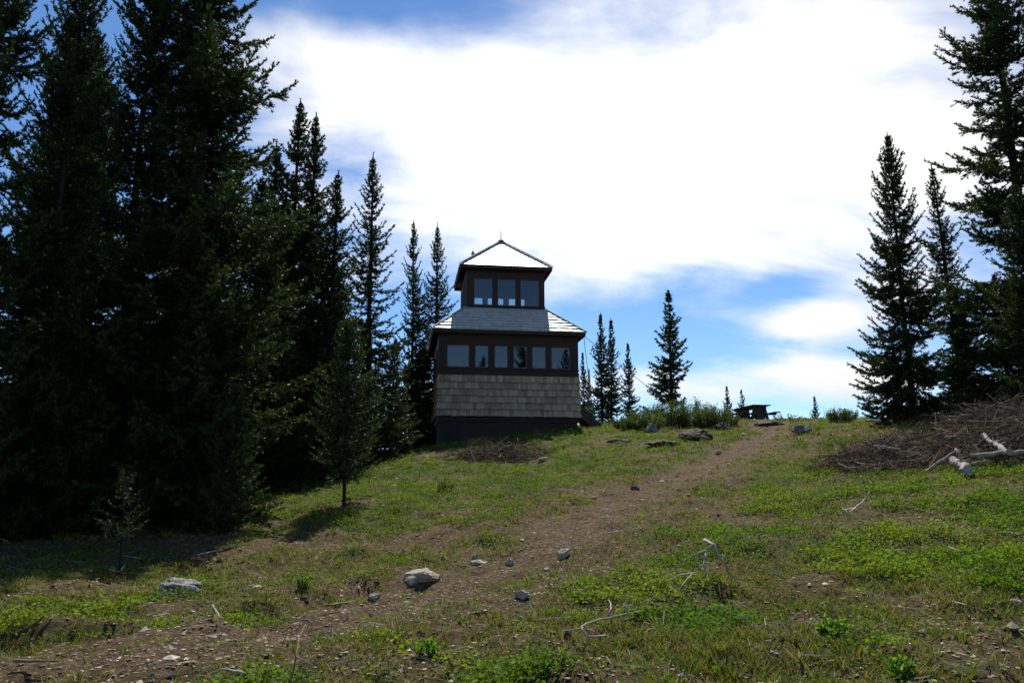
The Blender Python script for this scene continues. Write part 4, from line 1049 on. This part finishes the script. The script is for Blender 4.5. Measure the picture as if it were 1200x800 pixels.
bush(978, 752, 40, 20, 'bright green grassy clump at the lower right', 13, 'low sprigs on the slope', 34, 0.028, per=16, **BRIGHT)
bush(1058, 797, 36, 16, 'bright green sprout at the bottom edge on bare soil', 14, 'low sprigs on the slope', 26, 0.024, per=16, **BRIGHT)

# ------------------------------------------------------------------ daylight
SUN_EL, SUN_AZ = 58.0, 4.0                 # azimuth from +Y towards +X
sun = bpy.data.objects.new('sun', bpy.data.lights.new('sun', 'SUN')); COL.objects.link(sun)
sun.data.energy = 5.0; sun.data.angle = R(0.53); sun.data.color = (1.0, 0.945, 0.85)
d = Vector((math.sin(R(SUN_AZ)) * math.cos(R(SUN_EL)), math.cos(R(SUN_AZ)) * math.cos(R(SUN_EL)), math.sin(R(SUN_EL))))
sun.rotation_euler = d.to_track_quat('Z', 'Y').to_euler(); sun.location = d * 100

world = bpy.data.worlds.new('World'); sc.world = world; world.use_nodes = True
nt = world.node_tree; nt.nodes.clear(); out = nt.nodes.new('ShaderNodeOutputWorld')
bg = N(nt, 'ShaderNodeBackground', Strength=0.09)
sky = nt.nodes.new('ShaderNodeTexSky'); sky.sky_type = 'NISHITA'; sky.sun_disc = False
sky.sun_elevation = R(SUN_EL); sky.sun_rotation = R(SUN_AZ); sky.altitude = 1800; sky.air_density = 1.0; sky.dust_density = 0.05; sky.ozone_density = 3.5
tc = N(nt, 'ShaderNodeTexCoord'); sep = N(nt, 'ShaderNodeSeparateXYZ'); L(nt, tc.outputs['Generated'], sep.inputs[0])
x, y, z = sep.outputs
azd = math_n(nt, 'MULTIPLY', math_n(nt, 'ARCTAN2', x, y), 57.2958)
eld = math_n(nt, 'MULTIPLY', math_n(nt, 'ARCSINE', z), 57.2958)
# cloud layer coordinates: direction projected on a high flat layer
zz = math_n(nt, 'ADD', math_n(nt, 'MAXIMUM', z, 0.0), 0.42)
cv = N(nt, 'ShaderNodeCombineXYZ'); L(nt, math_n(nt, 'DIVIDE', x, zz), cv.inputs[0]); L(nt, math_n(nt, 'DIVIDE', y, zz), cv.inputs[1])
nA = N(nt, 'ShaderNodeTexNoise', Scale=2.2, Detail=9.0, Roughness=0.55, Distortion=0.25); L(nt, cv.outputs[0], nA.inputs[0])
mpw = N(nt, 'ShaderNodeMapping'); mpw.inputs['Rotation'].default_value = (0, 0, R(-35)); mpw.inputs['Scale'].default_value = (1.0, 2.2, 1); L(nt, cv.outputs[0], mpw.inputs[0])
nB = N(nt, 'ShaderNodeTexNoise', Scale=2.6, Detail=8.0, Roughness=0.58, Distortion=0.5); L(nt, mpw.outputs[0], nB.inputs[0])
def lobe(a0, e0, sa_, se_, amp):
    u = math_n(nt, 'DIVIDE', math_n(nt, 'SUBTRACT', azd, a0), sa_); v = math_n(nt, 'DIVIDE', math_n(nt, 'SUBTRACT', eld, e0), se_)
    r2 = math_n(nt, 'ADD', math_n(nt, 'MULTIPLY', u, u), math_n(nt, 'MULTIPLY', v, v))
    return math_n(nt, 'MULTIPLY', math_n(nt, 'POWER', 2.71828, math_n(nt, 'MULTIPLY', r2, -1.0)), amp)
dens = math_n(nt, 'ADD', math_n(nt, 'MULTIPLY', nA.outputs[0], 1.3), math_n(nt, 'MULTIPLY', nB.outputs[0], 1.5))
dens = math_n(nt, 'ADD', math_n(nt, 'SUBTRACT', dens, 1.30), math_n(nt, 'MULTIPLY', math_n(nt, 'MINIMUM', y, 0.0), 0.25))
for lb in [(9, 23.5, 25, 10.5, 0.68), (-12, 26, 12, 9, 0.28), (30, 32, 18, 10, 0.35), (17, 7.6, 18, 1.9, 0.55), (2, 44, 60, 14, 0.25),
           (20.5, 14.2, 3.6, 1.2, -0.55), (22.5, 11.6, 4.5, 1.3, 0.5), (9, 11.2, 9, 1.9, -0.62), (-18, 31, 7, 2.5, 0.30), (-15, 25, 8, 5, 0.08), (-13, 20, 5, 5, -0.28), (25, 21, 9, 5, 0.25), (-32, 34, 14, 8, -0.45), (-9, 34.3, 9, 2.8, -0.42), (-30, 20, 12, 9, -0.5), (14, 4.5, 25, 1.8, -0.3), (-3, 11, 7, 3, -0.3)]:
    dens = math_n(nt, 'ADD', dens, lobe(*lb))
mr = N(nt, 'ShaderNodeMapRange', interpolation_type='SMOOTHSTEP'); mr.inputs[1].default_value = 0.05; mr.inputs[2].default_value = 0.85; L(nt, dens, mr.inputs[0])
# cloud light: brightest round the sun's quarter of the sky, greyer away from it
glow = math_n(nt, 'ADD', lobe(SUN_AZ + 2, 26, 36, 22, 4.6), 6.6)
cl = mixc(nt, 1.0, (1.0, 1.0, 1.01), glow, 'MULTIPLY')
n_ = nt.nodes.new('ShaderNodeCombineXYZ')
for i in range(3): L(nt, glow, n_.inputs[i])
hs = N(nt, 'ShaderNodeHueSaturation', Saturation=1.12, Value=1.3); L(nt, sky.outputs[0], hs.inputs['Color'])
colr = mixc(nt, mr.outputs[0], hs.outputs[0], n_.outputs[0])
L(nt, colr, bg.inputs[0]); L(nt, bg.outputs[0], out.inputs[0])

# ------------------------------------------------------------------ render settings
sc.render.engine = 'CYCLES'
sc.view_settings.view_transform = 'Standard'; sc.view_settings.look = 'None'; sc.view_settings.exposure = 0.38; sc.view_settings.gamma = 1.0
sc.cycles.max_bounces = 6; sc.cycles.transparent_max_bounces = 12; sc.cycles.diffuse_bounces = 3; sc.cycles.glossy_bounces = 3; sc.cycles.transmission_bounces = 4
sc.cycles.use_adaptive_sampling = True; sc.cycles.use_denoising = True
sc.cycles.sample_clamp_indirect = 6
sc.render.resolution_x, sc.render.resolution_y = 1024, 682
if 0: print({k: v['n'] for k, v in PROTO.items()})
